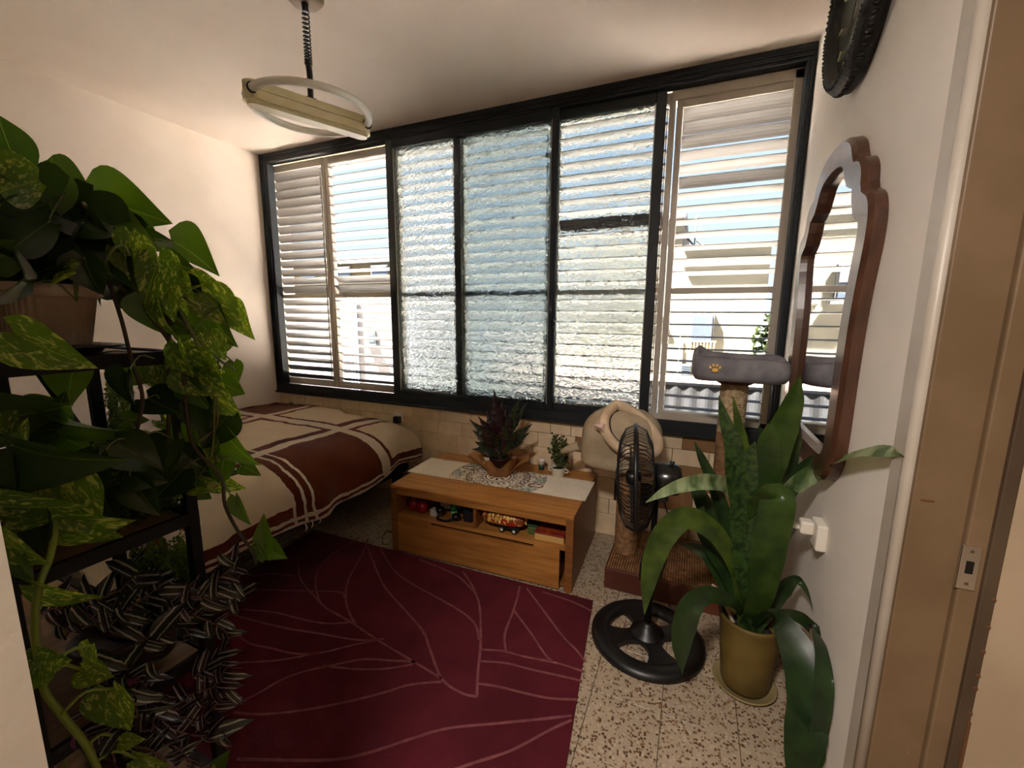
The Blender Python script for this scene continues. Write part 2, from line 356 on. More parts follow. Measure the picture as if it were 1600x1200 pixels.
# lintel outside over the shutters
structure('trim_2', bx(XL - .1, XR + .1, 2.80, 2.95, 2.66, 2.88, .004), mat('outer plaster', rgb(214, 200, 176), .9))

# ================================================================ OUTSIDE, seen through the slats
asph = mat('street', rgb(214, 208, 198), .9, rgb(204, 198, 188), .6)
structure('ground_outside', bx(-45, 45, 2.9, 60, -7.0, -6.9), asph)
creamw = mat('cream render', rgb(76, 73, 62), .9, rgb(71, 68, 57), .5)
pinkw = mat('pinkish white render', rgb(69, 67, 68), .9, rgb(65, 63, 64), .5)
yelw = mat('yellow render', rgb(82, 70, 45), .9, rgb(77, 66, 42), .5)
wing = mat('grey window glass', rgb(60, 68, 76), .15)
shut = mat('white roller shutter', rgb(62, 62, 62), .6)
def bldg(label, x0, x1, y0, y1, z1, m, name='apartment_building', group=None):
    b = empty(name, ((x0 + x1) / 2, y0, -6.9)); tag(b, label, 'building', group)
    def p(nm, bm, mm, par=None):
        o = link(nm, bm, mm, par or b)
        if par is None: o.matrix_parent_inverse = Matrix.Translation((-(x0 + x1) / 2, -y0, 6.9))
        return o
    p('wall', bx(x0, x1, y0, y1, -6.9, z1), m)
    return b, p
def bwin(p, x, z, wd, ht, y, shutters=True):
    f = p('window', bx(x - wd / 2, x + wd / 2, y - .06, y + .02, z - ht / 2, z + ht / 2, .01, 1), shut)
    p('pane', bx(x - wd / 2 + .06, x + wd / 2 - .06, y - .07, y - .05, z - ht / 2 + .06, z + ht / 2 - .06), wing, f)
    p('window_sill', bx(x - wd / 2 - .08, x + wd / 2 + .08, y - .16, y, z - ht / 2 - .07, z - ht / 2), shut, f)
    if shutters: p('roller_slats', prism([(y - .065, z), (y - .085, z), (y - .085, z + ht / 2 - .02), (y - .065, z + ht / 2 - .02)], x - wd / 2 + .05, x + wd / 2 - .05), shut, f)
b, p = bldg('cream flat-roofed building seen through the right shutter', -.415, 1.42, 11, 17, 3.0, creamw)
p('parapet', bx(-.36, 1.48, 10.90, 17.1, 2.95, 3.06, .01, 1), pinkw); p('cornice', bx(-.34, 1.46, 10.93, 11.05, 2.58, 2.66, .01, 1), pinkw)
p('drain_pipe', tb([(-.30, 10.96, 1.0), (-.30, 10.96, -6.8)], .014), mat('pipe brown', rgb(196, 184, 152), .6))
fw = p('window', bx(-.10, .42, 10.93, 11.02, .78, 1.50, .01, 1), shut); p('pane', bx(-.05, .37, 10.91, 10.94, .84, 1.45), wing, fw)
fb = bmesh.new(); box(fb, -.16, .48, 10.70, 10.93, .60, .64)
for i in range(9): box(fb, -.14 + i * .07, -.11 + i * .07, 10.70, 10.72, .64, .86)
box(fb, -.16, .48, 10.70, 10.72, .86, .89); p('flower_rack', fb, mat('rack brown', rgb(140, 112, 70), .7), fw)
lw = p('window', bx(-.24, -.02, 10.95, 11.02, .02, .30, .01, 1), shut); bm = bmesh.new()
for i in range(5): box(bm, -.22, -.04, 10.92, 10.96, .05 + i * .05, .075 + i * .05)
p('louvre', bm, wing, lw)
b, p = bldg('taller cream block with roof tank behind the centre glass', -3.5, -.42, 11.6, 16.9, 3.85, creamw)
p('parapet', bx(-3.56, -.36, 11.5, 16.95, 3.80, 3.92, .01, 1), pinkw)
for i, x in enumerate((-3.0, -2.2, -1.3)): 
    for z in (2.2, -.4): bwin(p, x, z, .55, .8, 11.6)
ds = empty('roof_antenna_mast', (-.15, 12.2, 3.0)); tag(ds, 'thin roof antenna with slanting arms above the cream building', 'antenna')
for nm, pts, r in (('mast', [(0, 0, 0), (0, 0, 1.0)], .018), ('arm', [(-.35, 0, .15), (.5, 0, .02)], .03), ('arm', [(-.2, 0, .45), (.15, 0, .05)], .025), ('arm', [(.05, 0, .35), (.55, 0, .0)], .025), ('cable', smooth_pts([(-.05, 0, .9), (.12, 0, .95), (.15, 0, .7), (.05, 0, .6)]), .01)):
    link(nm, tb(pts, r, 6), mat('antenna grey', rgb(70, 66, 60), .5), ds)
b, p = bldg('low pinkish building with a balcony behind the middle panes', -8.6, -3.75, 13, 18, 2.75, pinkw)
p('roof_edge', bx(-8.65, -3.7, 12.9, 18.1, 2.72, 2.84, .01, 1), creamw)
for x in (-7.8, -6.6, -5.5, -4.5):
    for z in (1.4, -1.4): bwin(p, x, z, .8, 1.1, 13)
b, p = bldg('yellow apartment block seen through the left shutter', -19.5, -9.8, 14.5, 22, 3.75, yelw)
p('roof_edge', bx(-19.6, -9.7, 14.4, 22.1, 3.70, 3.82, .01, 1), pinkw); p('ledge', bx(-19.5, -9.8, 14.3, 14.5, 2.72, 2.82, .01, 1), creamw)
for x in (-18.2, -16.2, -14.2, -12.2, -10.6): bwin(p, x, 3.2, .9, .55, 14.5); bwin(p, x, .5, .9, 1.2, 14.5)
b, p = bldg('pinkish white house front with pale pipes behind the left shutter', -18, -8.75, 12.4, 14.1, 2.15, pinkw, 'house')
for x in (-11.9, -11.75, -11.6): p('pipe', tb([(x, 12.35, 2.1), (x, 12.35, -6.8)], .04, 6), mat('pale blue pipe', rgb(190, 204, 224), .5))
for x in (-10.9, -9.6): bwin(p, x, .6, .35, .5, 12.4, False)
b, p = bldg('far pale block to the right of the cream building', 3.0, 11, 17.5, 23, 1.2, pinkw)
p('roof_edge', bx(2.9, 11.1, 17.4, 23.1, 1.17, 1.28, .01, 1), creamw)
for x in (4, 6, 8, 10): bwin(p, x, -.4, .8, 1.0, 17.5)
# corrugated awning just below the window on the right
aw = empty('corrugated_awning', (0, 3.4, .4)); tag(aw, 'dark grey corrugated awning outside the bottom of the right shutter', 'awning')
bm = bmesh.new(); A = []
for i in range(121):
    x = -2.2 + i * .025; o = .006 * math.sin(i * PI / 3); A.append([bm.verts.new((x, 1.26 + o, -.20)), bm.verts.new((x, 1.32 + o, .36))])
for a, c in zip(A, A[1:]): bm.faces.new((a[0], c[0], c[1], a[1]))
bmesh.ops.solidify(bm, geom=bm.faces[:], thickness=.004)
link('sheet', bm, mat('weathered grey sheet', rgb(36, 36, 36), .7, rgb(26, 26, 26), 6), aw)
link('edge_bar', bx(-2.2, .8, 1.30, 1.38, .34, .40, .005), mat('pinkish painted metal', rgb(206, 176, 158), .6), aw)
for x in (-2.0, .6): link('bracket', tb([(x, -.55, -.19), (x, 1.25, -.12)], .015, 6), alum, aw)
# trees down in the yard
leafout = mat('yard foliage', rgb(34, 44, 24), .7, rgb(22, 32, 16), 3, trans=.2)
def yard_tree(x, y, z0, zt, r, label, seed):
    t = empty('garden_tree', (x, y, z0)); tag(t, label, 'tree'); rr = random.Random(seed)
    link('trunk', tb([(0, 0, 0), (.05, 0, (zt - z0) * .5), (0, .05, zt - z0 - r * .6)], [.16, .11, .05], 8), mat('bark', rgb(92, 72, 54), .9), t)
    V = []; F = []
    for i in range(1500):
        d = Vector((rr.gauss(0, 1), rr.gauss(0, 1), rr.gauss(0, 1))).normalized() * r * rr.uniform(.55, 1) ; d.z *= 1.15
        d *= 1 + .25 * noise.noise(d * 2.2); c = d + Vector((0, 0, zt - z0 - r)); a = Vector((rr.gauss(0, 1), rr.gauss(0, 1), rr.gauss(0, 1))).normalized() * .09; b = a.orthogonal().normalized() * .05
        n = len(V); V += [c - a, c + b, c + a, c - b]; F.append((n, n + 1, n + 2, n + 3))
    o = link('crown', (V, [], F), leafout, t); o['kind'] = 'stuff'
yard_tree(1.30, 7.9, -6.9, 1.45, .42, 'slender green tree beside the cream building', 4)
yard_tree(-3.2, 8.5, -6.9, -.35, 1.5, 'round green tree low behind the centre glass', 5)
yard_tree(-6.2, 9.5, -6.9, -.7, 1.4, 'round green tree behind the left glass pane', 6)
yard_tree(.62, 4.9, -6.9, .50, .55, 'leafy treetop low at the right edge of the window', 8)

# ================================================================ BED
bed = empty('bed', (-2.6, 1.6, 0)); tag(bed, 'low double bed under the plaid blanket along the window corner', 'bed')
def kid(par, name, bm, m, smooth=False, **k):
    """child given in world coordinates"""
    o = link(name, bm, m, par, smooth); o.matrix_parent_inverse = par.matrix_basis.inverted(); tag(o, **k); return o
kid(bed, 'mattress', bx(-3.37, -1.98, .70, 2.52, .34, .575, .06, 4), mat('mattress ticking', rgb(196, 182, 160), .9))
kid(bed, 'bed_frame', bx(-3.37, -1.94, .68, 2.55, .24, .34, .01), mat('dark bed base', rgb(40, 30, 24), .7))
for x in (-3.3, -2.0):
    for y in (.74, 2.48): kid(bed, 'leg', bx(x - .03, x + .03, y - .03, y + .03, .0095 if (x > -2.2 and y < 1.8) else 0, .24, .005), blackm)
def blanket_mat():
    M = bpy.data.materials.new('plaid fleece'); M.use_nodes = True; n = M.node_tree; b = n.nodes['Principled BSDF']; L = n.links.new
    uv = n.nodes.new('ShaderNodeUVMap'); sp_ = n.nodes.new('ShaderNodeSeparateXYZ'); nz = n.nodes.new('ShaderNodeTexNoise'); nz.inputs['Scale'].default_value = 9; nz.inputs['Detail'].default_value = 3
    ad = n.nodes.new('ShaderNodeVectorMath'); ad.operation = 'MULTIPLY_ADD'; ad.inputs[1].default_value = (.05, .05, 0); L(uv.outputs[0], nz.inputs['Vector']); L(nz.outputs['Color'], ad.inputs[0])
    off = n.nodes.new('ShaderNodeVectorMath'); off.operation = 'SUBTRACT'; off.inputs[1].default_value = (.025, .025, 0); L(uv.outputs[0], off.inputs[0]); L(off.outputs[0], ad.inputs[2]); L(ad.outputs[0], sp_.inputs[0])
    def mth(op, *a):
        q = n.nodes.new('ShaderNodeMath'); q.operation = op
        for i, v in enumerate(a):
            if isinstance(v, (int, float)): q.inputs[i].default_value = v
            else: L(v, q.inputs[i])
        return q.outputs[0]
    S, T = sp_.outputs[0], sp_.outputs[1]
    def band(c, a, bb): return mth('COMPARE', c, (a + bb) / 2, (bb - a) / 2)
    def mx(*l):
        r = l[0]
        for x in l[1:]: r = mth('MAXIMUM', r, x)
        return r
    brown = mx(mth('MULTIPLY', band(S, -2.13, -1.72), band(T, 1.555, 2.075)), mth('MULTIPLY', band(S, -3.5, -3.04), band(T, 2.19, 2.7)),
               mth('MULTIPLY', band(S, -3.5, -3.04), band(T, 1.0, 1.45)),
               band(T, 1.455, 1.50), band(T, 1.515, 1.55), band(T, 2.075, 2.105), band(T, 2.185, 2.215), band(T, .86, .89), band(T, .96, .99),
               band(S, -2.30, -2.235), band(S, -2.165, -2.13), band(S, -3.04, -3.01), band(S, -2.935, -2.895), band(S, -1.73, -1.665), band(S, -1.645, -1.625))
    white = mx(band(T, 1.438, 1.455), band(T, 1.50, 1.515), band(T, 1.55, 1.566), band(T, 2.105, 2.185), band(S, -2.235, -2.165), band(S, -3.01, -2.935), band(S, -1.665, -1.645), band(S, -1.625, -1.5), band(T, .89, .96))
    fz = n.nodes.new('ShaderNodeTexNoise'); fz.inputs['Scale'].default_value = 70; fz.inputs['Detail'].default_value = 6; L(uv.outputs[0], fz.inputs['Vector'])
    big = n.nodes.new('ShaderNodeTexNoise'); big.inputs['Scale'].default_value = 7; big.inputs['Detail'].default_value = 5; L(uv.outputs[0], big.inputs['Vector'])
    def mixc(f, a, c):
        q = n.nodes.new('ShaderNodeMix'); q.data_type = 'RGBA'; L(f, q.inputs[0]) if not isinstance(f, float) else None
        for i, v in ((6, a), (7, c)):
            if isinstance(v, tuple): q.inputs[i].default_value = (*v, 1)
            else: L(v, q.inputs[i])
        return q.outputs[2]
    c0 = mixc(big.outputs[0], rgb(244, 222, 188), rgb(255, 242, 218)); c1 = mixc(brown, c0, mixc(big.outputs[0], rgb(104, 44, 20), rgb(136, 62, 30))); c2 = mixc(white, c1, rgb(248, 234, 214))
    L(c2, b.inputs['Base Color']); b.inputs['Roughness'].default_value = .95; b.inputs['Sheen Weight'].default_value = .25; b.inputs['Specular IOR Level'].default_value = .1
    bp = n.nodes.new('ShaderNodeBump'); bp.inputs['Strength'].default_value = .6; bp.inputs['Distance'].default_value = .006; L(fz.outputs[0], bp.inputs['Height']); L(bp.outputs[0], b.inputs['Normal']); return M
def interp(P, t):
    for a, b in zip(P, P[1:]):
        if a[0] <= t <= b[0]: return a[1] + (b[1] - a[1]) * (t - a[0]) / (b[0] - a[0])
    return P[0][1] if t < P[0][0] else P[-1][1]
prof = smooth_pts([(-3.385, 0, .635), (-2.9, 0, .640), (-2.4, 0, .637), (-2.1, 0, .622), (-1.95, 0, .585), (-1.865, 0, .520), (-1.83, 0, .44), (-1.822, 0, .37), (-1.822, 0, .30)], 8)
bm = bmesh.new(); uvl = bm.loops.layers.uv.new('UVMap'); rows_ = []; ny = 110
S_ = [-3.385]
for a, b in zip(prof, prof[1:]): S_.append(S_[-1] + (b - a).length)
for j in range(ny + 1):
    y = .64 + (2.575 - .64) * j / ny; row = []
    hem = interp([(.4, .345), (1.0, .335), (1.3, .33), (1.66, .30), (2.1, .345), (2.3, .37), (2.585, .36)], y)
    for i, q in enumerate(prof):
        x, z = q.x, q.z
        if z < .60 and x > -1.9: z = .52 - (.52 - z) * (.52 - hem) / .22 if z < .52 else z
        drop = max(0, min(1, (.58 - z) / .25))
        wv = noise.noise(Vector((x * 2.2, y * 2.6, 0))) * .014 * (1 - drop) + noise.noise(Vector((x * 7, y * 7, 3))) * .005
        fold = (math.sin(y * 13 + 2 * noise.noise(Vector((y * 3, 0, 0)))) * .022 + noise.noise(Vector((y * 6, z * 4, 9))) * .02) * drop
        e = max(0, (y - 2.33) / .25); z += wv - (.03 * e * e if x > -2.6 else 0)
        row.append((bm.verts.new((x + fold - .04 * e * e * drop, y, max(z, hem - .01))), S_[i], y))
    rows_.append(row)
for r0, r1 in zip(rows_, rows_[1:]):
    for a, b, c, d in zip(r0, r0[1:], r1[1:], r1):
        f = bm.faces.new((a[0], b[0], c[0], d[0])); f.smooth = True
        for lp, q in zip(f.loops, (a, b, c, d)): lp[uvl].uv = (q[1], q[2])
bmesh.ops.solidify(bm, geom=bm.faces[:], thickness=.008)
bl = link('blanket', bm, blanket_mat()); tag(bl, 'brown and cream plaid fleece blanket spread over the bed', 'blanket')
bm = bmesh.new()
for y in (1.49, 1.53, 1.58): tube(bm, smooth_pts([(-1.815, y, .325), (-1.808, y + .004, .30), (-1.812, y - .003, .285)], 3), .0035, 5)
o = kid(bl, 'fringe', bm, mat('cream thread', rgb(222, 204, 182), .9)); o['kind'] = 'stuff'

# ================================================================ RUG
rz = .009
rugp = [onz(525, 833, 0), Vector((-.372, 1.928, 0)), Vector((-.225, .665, 0)), Vector((-2.1, .680, 0))]; rugp[0] = Vector((-2.22, 1.878, 0))
rug = link('rug', prism([(q.x, q.y) for q in rugp[::-1]], .0005, rz, 'z'), mat('burgundy wool', rgb(90, 30, 40), .95, rgb(74, 24, 32), 3, .8, 220, spec=.1)); tag(rug, 'burgundy rug with pale curving leaf lines in front of the low table', 'rug')
lines = [[(575,842),(566,865),(545,905),(540,935),(548,962),(556,975)], [(562,840),(520,865),(498,890),(493,915),(500,940)], [(466,880),(470,905),(490,930),(510,950),(545,970),(590,1000),(640,1030),(690,1060)], [(572,848),(580,870),(600,915),(630,950),(660,985),(672,1015),(690,1060),(720,1082),(745,1089)],
 [(594,857),(615,890),(640,910),(680,932),(720,955),(742,975),(749,1000)], [(655,874),(690,888),(715,900),(738,922),(749,945),(751,1000),(747,1050),(745,1089)], [(723,893),(735,910),(745,930)],
 [(690,1065),(640,1070),(600,1082),(540,1097),(470,1110),(410,1116),(365,1113)], [(600,998),(560,1000),(500,990),(440,980),(360,960)], [(550,972),(510,974),(470,967),(430,957),(380,952)], [(590,1000),(550,1008),(500,1020),(460,1021),(420,1012),(390,1005),(362,985)], [(500,1020),(430,1032),(350,1036)],
 [(650,1034),(610,1032),(570,1030),(530,1037),(480,1048),(440,1062),(400,1085),(355,1105)], [(645,1038),(600,1045),(550,1045),(505,1040)], [(893,1118),(840,1124),(780,1130),(700,1138),(640,1155),(580,1175),(530,1186),(470,1188),(370,1186)], [(893,1125),(860,1140),(800,1172),(740,1192),(700,1206)],
 [(752,1015),(785,1017),(820,1026),(870,1036),(912,1049)], [(750,1033),(790,1036),(830,1046),(880,1057),(909,1064)], [(748,1068),(780,1073),(820,1083),(860,1091),(901,1093)], [(790,1017),(789,990),(800,960),(808,935),(812,916)], [(803,954),(830,990),(850,1020),(862,1033)], [(823,919),(850,955),(880,995),(900,1015),(915,1034)], [(848,925),(880,935),(905,945),(925,955)], [(540,935),(530,925),(470,923),(400,922),(350,925)], [(360,905),(420,897),(460,900)]]
bm = bmesh.new()
for ln in lines:
    P = smooth_pts([onz(u, v, rz + .001) for u, v in ln], 5); prev = None
    for i, q in enumerate(P):
        d = (P[min(i + 1, len(P) - 1)] - P[max(i - 1, 0)]).normalized(); s = Vector((-d.y, d.x, 0)) * (.0052 + .0012 * noise.noise(q * 60))
        a, c = bm.verts.new(q - s), bm.verts.new(q + s); 
        if prev: bm.faces.new((prev[0], a, c, prev[1]))
        prev = (a, c)
bmesh.ops.recalc_face_normals(bm, faces=bm.faces[:])
link('woven_lines', bm, mat('dusty rose wool', rgb(124, 72, 74), .95, rgb(106, 60, 64), 30, spec=.1), rug)

# ================================================================ LOW TABLE (front edge along local x, back to the tiles)
TA = onz(611, 757, .42); TB = onz(897, 808, .42); ang = math.atan2(TB.y - TA.y, TB.x - TA.x) - .004
TL, TD, TH = 1.105, .655, .42
tab = empty('coffee_table', (-1.592, 1.905, 0.0), math.radians(2.0)); tag(tab, 'low oak table with open niches and a drawer, against the tiled wall', 'table')
def tk(name, bm, m, par=None, **k): o = link(name, bm, m, par or tab); tag(o, **k); return o
tk('tabletop', bx(0, TL, 0, TD, TH - .018, TH, .002), woodm)
tk('top_rail', bx(.0, TL, .004, .03, TH - .055, TH - .018, .002), woodm)
tk('side_panel', bx(0, .04, 0.002, TD, 0, TH - .018, .002), woodd); tk('side_panel', bx(TL - .04, TL, .002, TD, 0, TH - .018, .002), woodd)
tk('back_panel', bx(.04, TL - .04, TD - .015, TD, .0, TH - .018), woodd)
tk('shelf', bx(.04, TL - .04, .012, TD - .015, .222, .240, .001), woodm); tk('bottom_board', bx(.04, TL - .04, .03, TD - .015, .012, .028), woodd)
tk('divider', bx(.535, .553, .02, TD - .015, .240, TH - .018, .001), woodd)
dw = tk('drawer', prism([(.045, .012), (TL - .068, .012), (TL - .068, .228), (.90, .228), (.885, .212), (.27, .212), (.255, .228), (.045, .228)], -.002, .018, 'y'), woodm)
link('drawer_lip', bx(.27, .885, .002, .012, .200, .213, .001), woodd, dw); link('drawer_box', bx(.06, TL - .08, .018, .5, .03, .19), woodd, dw)
def T(x, y, z=TH): return tab.matrix_basis @ Vector((x, y, z)) if False else Matrix.Translation(tab.location) @ Matrix.Rotation(math.radians(2.0), 4, 'Z') @ Vector((x, y, z))
TR = math.radians(2.0)

# runner with printed mandala
def runner_mat():
    M = bpy.data.materials.new('printed runner'); M.use_nodes = True; n = M.node_tree; b = n.nodes['Principled BSDF']; L = n.links.new
    t = n.nodes.new('ShaderNodeTexCoord'); s = n.nodes.new('ShaderNodeSeparateXYZ'); L(t.outputs['Object'], s.inputs[0])
    def mth(op, *a):
        q = n.nodes.new('ShaderNodeMath'); q.operation = op
        for i, v in enumerate(a):
            if isinstance(v, (int, float)): q.inputs[i].default_value = v
            else: L(v, q.inputs[i])
        return q.outputs[0]
    r = mth('SQRT', mth('ADD', mth('POWER', s.outputs[0], 2), mth('POWER', s.outputs[1], 2))); a = mth('ARCTAN2', s.outputs[1], s.outputs[0])
    def ring(r0, r1, k=0, amp=0):
        rr = mth('ADD', r, mth('MULTIPLY', mth('SINE', mth('MULTIPLY', a, k)), amp)) if k else r
        return mth('COMPARE', rr, (r0 + r1) / 2, (r1 - r0) / 2)
    def dots(r0, r1, k, th): return mth('MULTIPLY', ring(r0, r1), mth('GREATER_THAN', mth('SINE', mth('MULTIPLY', a, k)), th))
    def mx(l):
        x = l[0]
        for y in l[1:]: x = mth('MAXIMUM', x, y)
        return x
    vo = n.nodes.new('ShaderNodeTexVoronoi'); vo.inputs['Scale'].default_value = 60; L(t.outputs['Object'], vo.inputs['Vector'])
    scroll = mth('MULTIPLY', mth('COMPARE', r, .24, .055), mth('COMPARE', vo.outputs['Distance'], .36, .09)); scroll2 = mth('MULTIPLY', mth('COMPARE', r, .155, .035), mth('COMPARE', vo.outputs['Distance'], .40, .07))
    dark = mx([ring(.075, .083), ring(.094, .099), ring(.165, .172, 24, .006), ring(.195, .201), ring(.298, .301), dots(.03, .06, 8, .3), dots(.105, .118, 20, .3), dots(.178, .19, 34, .2), scroll, scroll2])
    teal = mx([mth('MULTIPLY', mth('COMPARE', r, .265, .033), mth('GREATER_THAN', mth('SINE', mth('MULTIPLY', a, 10)), -.1)), ring(.100, .106), dots(.0, .03, 5, .0)])
    def mixc(f, A, B):
        q = n.nodes.new('ShaderNodeMix'); q.data_type = 'RGBA'; L(f, q.inputs[0])
        for i, v in ((6, A), (7, B)):
            if isinstance(v, tuple): q.inputs[i].default_value = (*v, 1)
            else: L(v, q.inputs[i])
        return q.outputs[2]
    wv = n.nodes.new('ShaderNodeTexVoronoi'); wv.feature = 'DISTANCE_TO_EDGE'; wv.inputs['Scale'].default_value = 16; L(t.outputs['Object'], wv.inputs['Vector'])
    faint = mth('MULTIPLY', mth('LESS_THAN', wv.outputs['Distance'], .012), mth('GREATER_THAN', r, .36))
    c = mixc(faint, rgb(226, 216, 196), rgb(190, 184, 166)); c = mixc(teal, c, rgb(176, 186, 172)); c = mixc(dark, c, rgb(64, 34, 28)); L(c, b.inputs['Base Color'])
    b.inputs['Roughness'].default_value = .85; return M
rn = link('table_runner', bx(-.575, .575, -.145, .145, 0, .0022, .0008, 1), runner_mat()); rn.location = T(.545, .355, TH + .0004); rn.rotation_euler = (0, 0, TR - .005); tag(rn, 'cream table runner printed with a round mandala, on the oak table', 'table runner')
for sx_, an in ((-.235, 1), (.265, 0)):
    q = rn.location + Vector((sx_, .05 if sx_ < 0 else -.045, .002))
    bm = bmesh.new(); tube(bm, [(.042 * math.cos(t), .024 * math.sin(t), .0012) for t in [2 * PI * i / 20 for i in range(20)]], .0022, 5, closed=True)
    o = kid(rn, 'printed_medallion', bm, mat('dark red print', rgb(92, 24, 20), .8)); o.matrix_parent_inverse = Matrix(); o.location = (sx_, .06 if sx_ < 0 else -.05, .0034)

# calathea in kraft paper
kraft = mat('kraft paper', rgb(160, 114, 68), .7, rgb(136, 92, 52), 5, .2, 30, trans=.15)
lan_top = mat('calathea green', rgb(40, 50, 28), .5, rgb(20, 27, 16), 40); lan_back = mat('calathea maroon', rgb(44, 16, 19), .55, rgb(32, 11, 14), 10)
pc = onz(775, 745, TH); pc = Vector((pc.x, 2.33, TH))
cal = empty('potted_calathea', pc + Vector((0, 0, .0008))); tag(cal, 'dark red and green wavy-leaved calathea wrapped in brown paper on the runner', 'potted plant')
cal.location.z += .0022
link('pot', lathe([(.052, 0), (.068, .105), (.072, .11), (.064, .11), (.060, .095), (0, .095)], 24), mat('maroon plastic', rgb(50, 22, 20), .5), cal)
def paper_mesh(seed, r0, flare, h, a0, a1, dip=0):
    rr = random.Random(seed); V = []; F = []; na, nh = 40, 7
    for j in range(nh + 1):
        t = j / nh
        for i in range(na + 1):
            a = a0 + (a1 - a0) * i / na; cr_ = 1 + .07 * math.sin(a * 9 + seed) * t + .05 * noise.noise(Vector((math.cos(a) * 3, math.sin(a) * 3, t * 2 + seed)))
            hh = h * (1 + .22 * math.sin(a * 3 + seed * 2) + .12 * math.sin(a * 7)); r = (r0 + flare * t ** 1.6) * cr_
            V.append((r * math.cos(a), r * math.sin(a), .002 + hh * t))
    for j in range(nh):
        for i in range(na): n0 = j * (na + 1) + i; F.append((n0, n0 + 1, n0 + na + 2, n0 + na + 1))
    return V, [], F
o = link('paper_wrap', paper_mesh(1, .074, .05, .11, 0, 2 * PI), kraft, cal, True)
o = link('paper_wrap', paper_mesh(4, .078, .13, .12, -.4, 3.7), kraft, cal, True)
def blade(name, pts, wid, m, parent, fold=.25, side=None, seg=4, wav=0, ws=5, thick=None):
    """a leaf swept along world points; wid = half-widths at those points; side = which way its width lies"""
    P = smooth_pts(pts, 6); n = len(P); V = []; F = []; nu = seg
    for i, q in enumerate(P):
        t = i / (n - 1) * (len(wid) - 1); k = min(int(t), len(wid) - 2); f = t - k; hw = wid[k] * (1 - f) + wid[k + 1] * f
        d = (P[min(i + 1, n - 1)] - P[max(i - 1, 0)]).normalized(); s = Vector(side) if side else d.cross(CF + CR * .25); s = (s - d * s.dot(d)).normalized(); nn = d.cross(s)
        for u in range(nu + 1):
            x = (u / nu - .5) * 2; V.append(q + s * hw * x + nn * (abs(x) * hw * fold + (wav * hw * math.sin(i * ws + x) * x * x)))
    for i in range(n - 1):
        for u in range(nu): a = i * (nu + 1) + u; F.append((a, a + 1, a + nu + 2, a + nu + 1))
    o = link(name, ([tuple(v) for v in V], [], F), m, parent, True); o.matrix_parent_inverse = parent.matrix_basis.inverted(); return o
cr_ = random.Random(5)
spec = [(772,608,.02,2.30,1,26),(747,650,.0,2.28,1,22),(812,620,.0,2.34,0,24),(824,628,.0,2.38,0,20),(733,655,0,2.26,0,18),(738,672,0,2.3,0,18),(832,662,0,2.32,0,17),(828,676,0,2.28,0,14),(742,690,0,2.24,0,15),(737,702,0,2.22,0,13),(760,640,0,2.4,1,24),(790,640,0,2.42,1,24),(800,650,0,2.3,1,24),(785,625,0,2.38,1,20),(752,668,0,2.2,1,20),(808,672,0,2.25,0,18),(770,655,0,2.26,1,24),(792,662,0,2.27,0,22),(818,690,0,2.3,0,14),(764,672,0,2.2,0,20),(748,705,0,2.22,0,14),(812,640,0,2.36,0,20)]
for (u, v, _, y, kd, wpx) in spec:
    tip = ony(u, v, y); base = cal.location + Vector((cr_.uniform(-.03, .03), cr_.uniform(-.03, .03), .09)); mid = base.lerp(tip, .5) + Vector((0, 0, .03)) - (tip - base).cross(Vector((0, 1, 0))) * 0
    W = .016 + wpx * .0009
    blade('leaf', [base, base.lerp(mid, .6), mid, mid.lerp(tip, .5), tip], [.003, .004, .5 * W, W, .85 * W, .35 * W, .001], lan_back if kd else lan_top, cal, .3, wav=.55, ws=2.2)
o = link('price_tag', bx(-.085, -.045, -.062, -.060, .075, .115, .0005, 1), mat('white card', rgb(214, 206, 188), .7), cal)

# little cup and small potted plant at the right of the runner
cp = empty('small_cup', onz(846, 733, TH)); tag(cp, 'small white and teal cup between the wrapped plant and white pot', 'cup')
link('body', lathe([(.018, 0), (.021, .035), (.0205, .035)], 20), mat('teal glaze', rgb(24, 66, 56), .3), cp)
link('rim', lathe([(.0215, .035), (.024, .062), (.026, .066), (.021, .064), (.017, .03), (0, .03)], 20), whitep, cp)
sp = empty('small_potted_plant', onz(872, 744, TH)); SPS = 1.0; tag(sp, 'small bushy plant in a white two-handled pot at the table end', 'potted plant')
link('pot', lathe([(.032, 0), (.040, .01), (.047, .058), (.050, .062), (.044, .062), (.040, .05), (0, .05)], 28), mat('white ceramic', rgb(206, 200, 182), .35), sp)
for s in (-1, 1): link('handle', tb(smooth_pts([(s * .043, 0, .05), (s * .062, 0, .048), (s * .060, 0, .032), (s * .042, 0, .030)], 4), .004, 8), MATS['white ceramic'], sp)
link('soil', lathe([(.041, .049), (.03, .054), (0, .055)], 16), soil, sp)
V = []; F = []; pr = random.Random(9); stems = bmesh.new()
for i in range(20):
    a = pr.uniform(0, 2 * PI); tp = Vector((math.cos(a) * pr.uniform(.02, .085), math.sin(a) * pr.uniform(.02, .085), pr.uniform(.12, .27))); tube(stems, [(0, 0, .05), tp * .5 + Vector((0, 0, .03)), tp], .0012, 4)
    for k in range(26):
        q = Vector((0, 0, .05)).lerp(tp, pr.uniform(.25, 1)); d = Vector((pr.gauss(0, 1), pr.gauss(0, 1), pr.gauss(.4, 1))).normalized() * .026; s = d.orthogonal().normalized() * .009; n = len(V)
        V += [q, q + d * .5 + s, q + d, q + d * .5 - s]; F.append((n, n + 1, n + 2, n + 3))
link('stems', stems, mat('green stem', rgb(78, 92, 44), .6), sp); o = link('foliage', (V, [], F), mat('small leaf green', rgb(84, 92, 48), .6, rgb(60, 66, 34), 20, trans=.25), sp); o['kind'] = 'stuff'

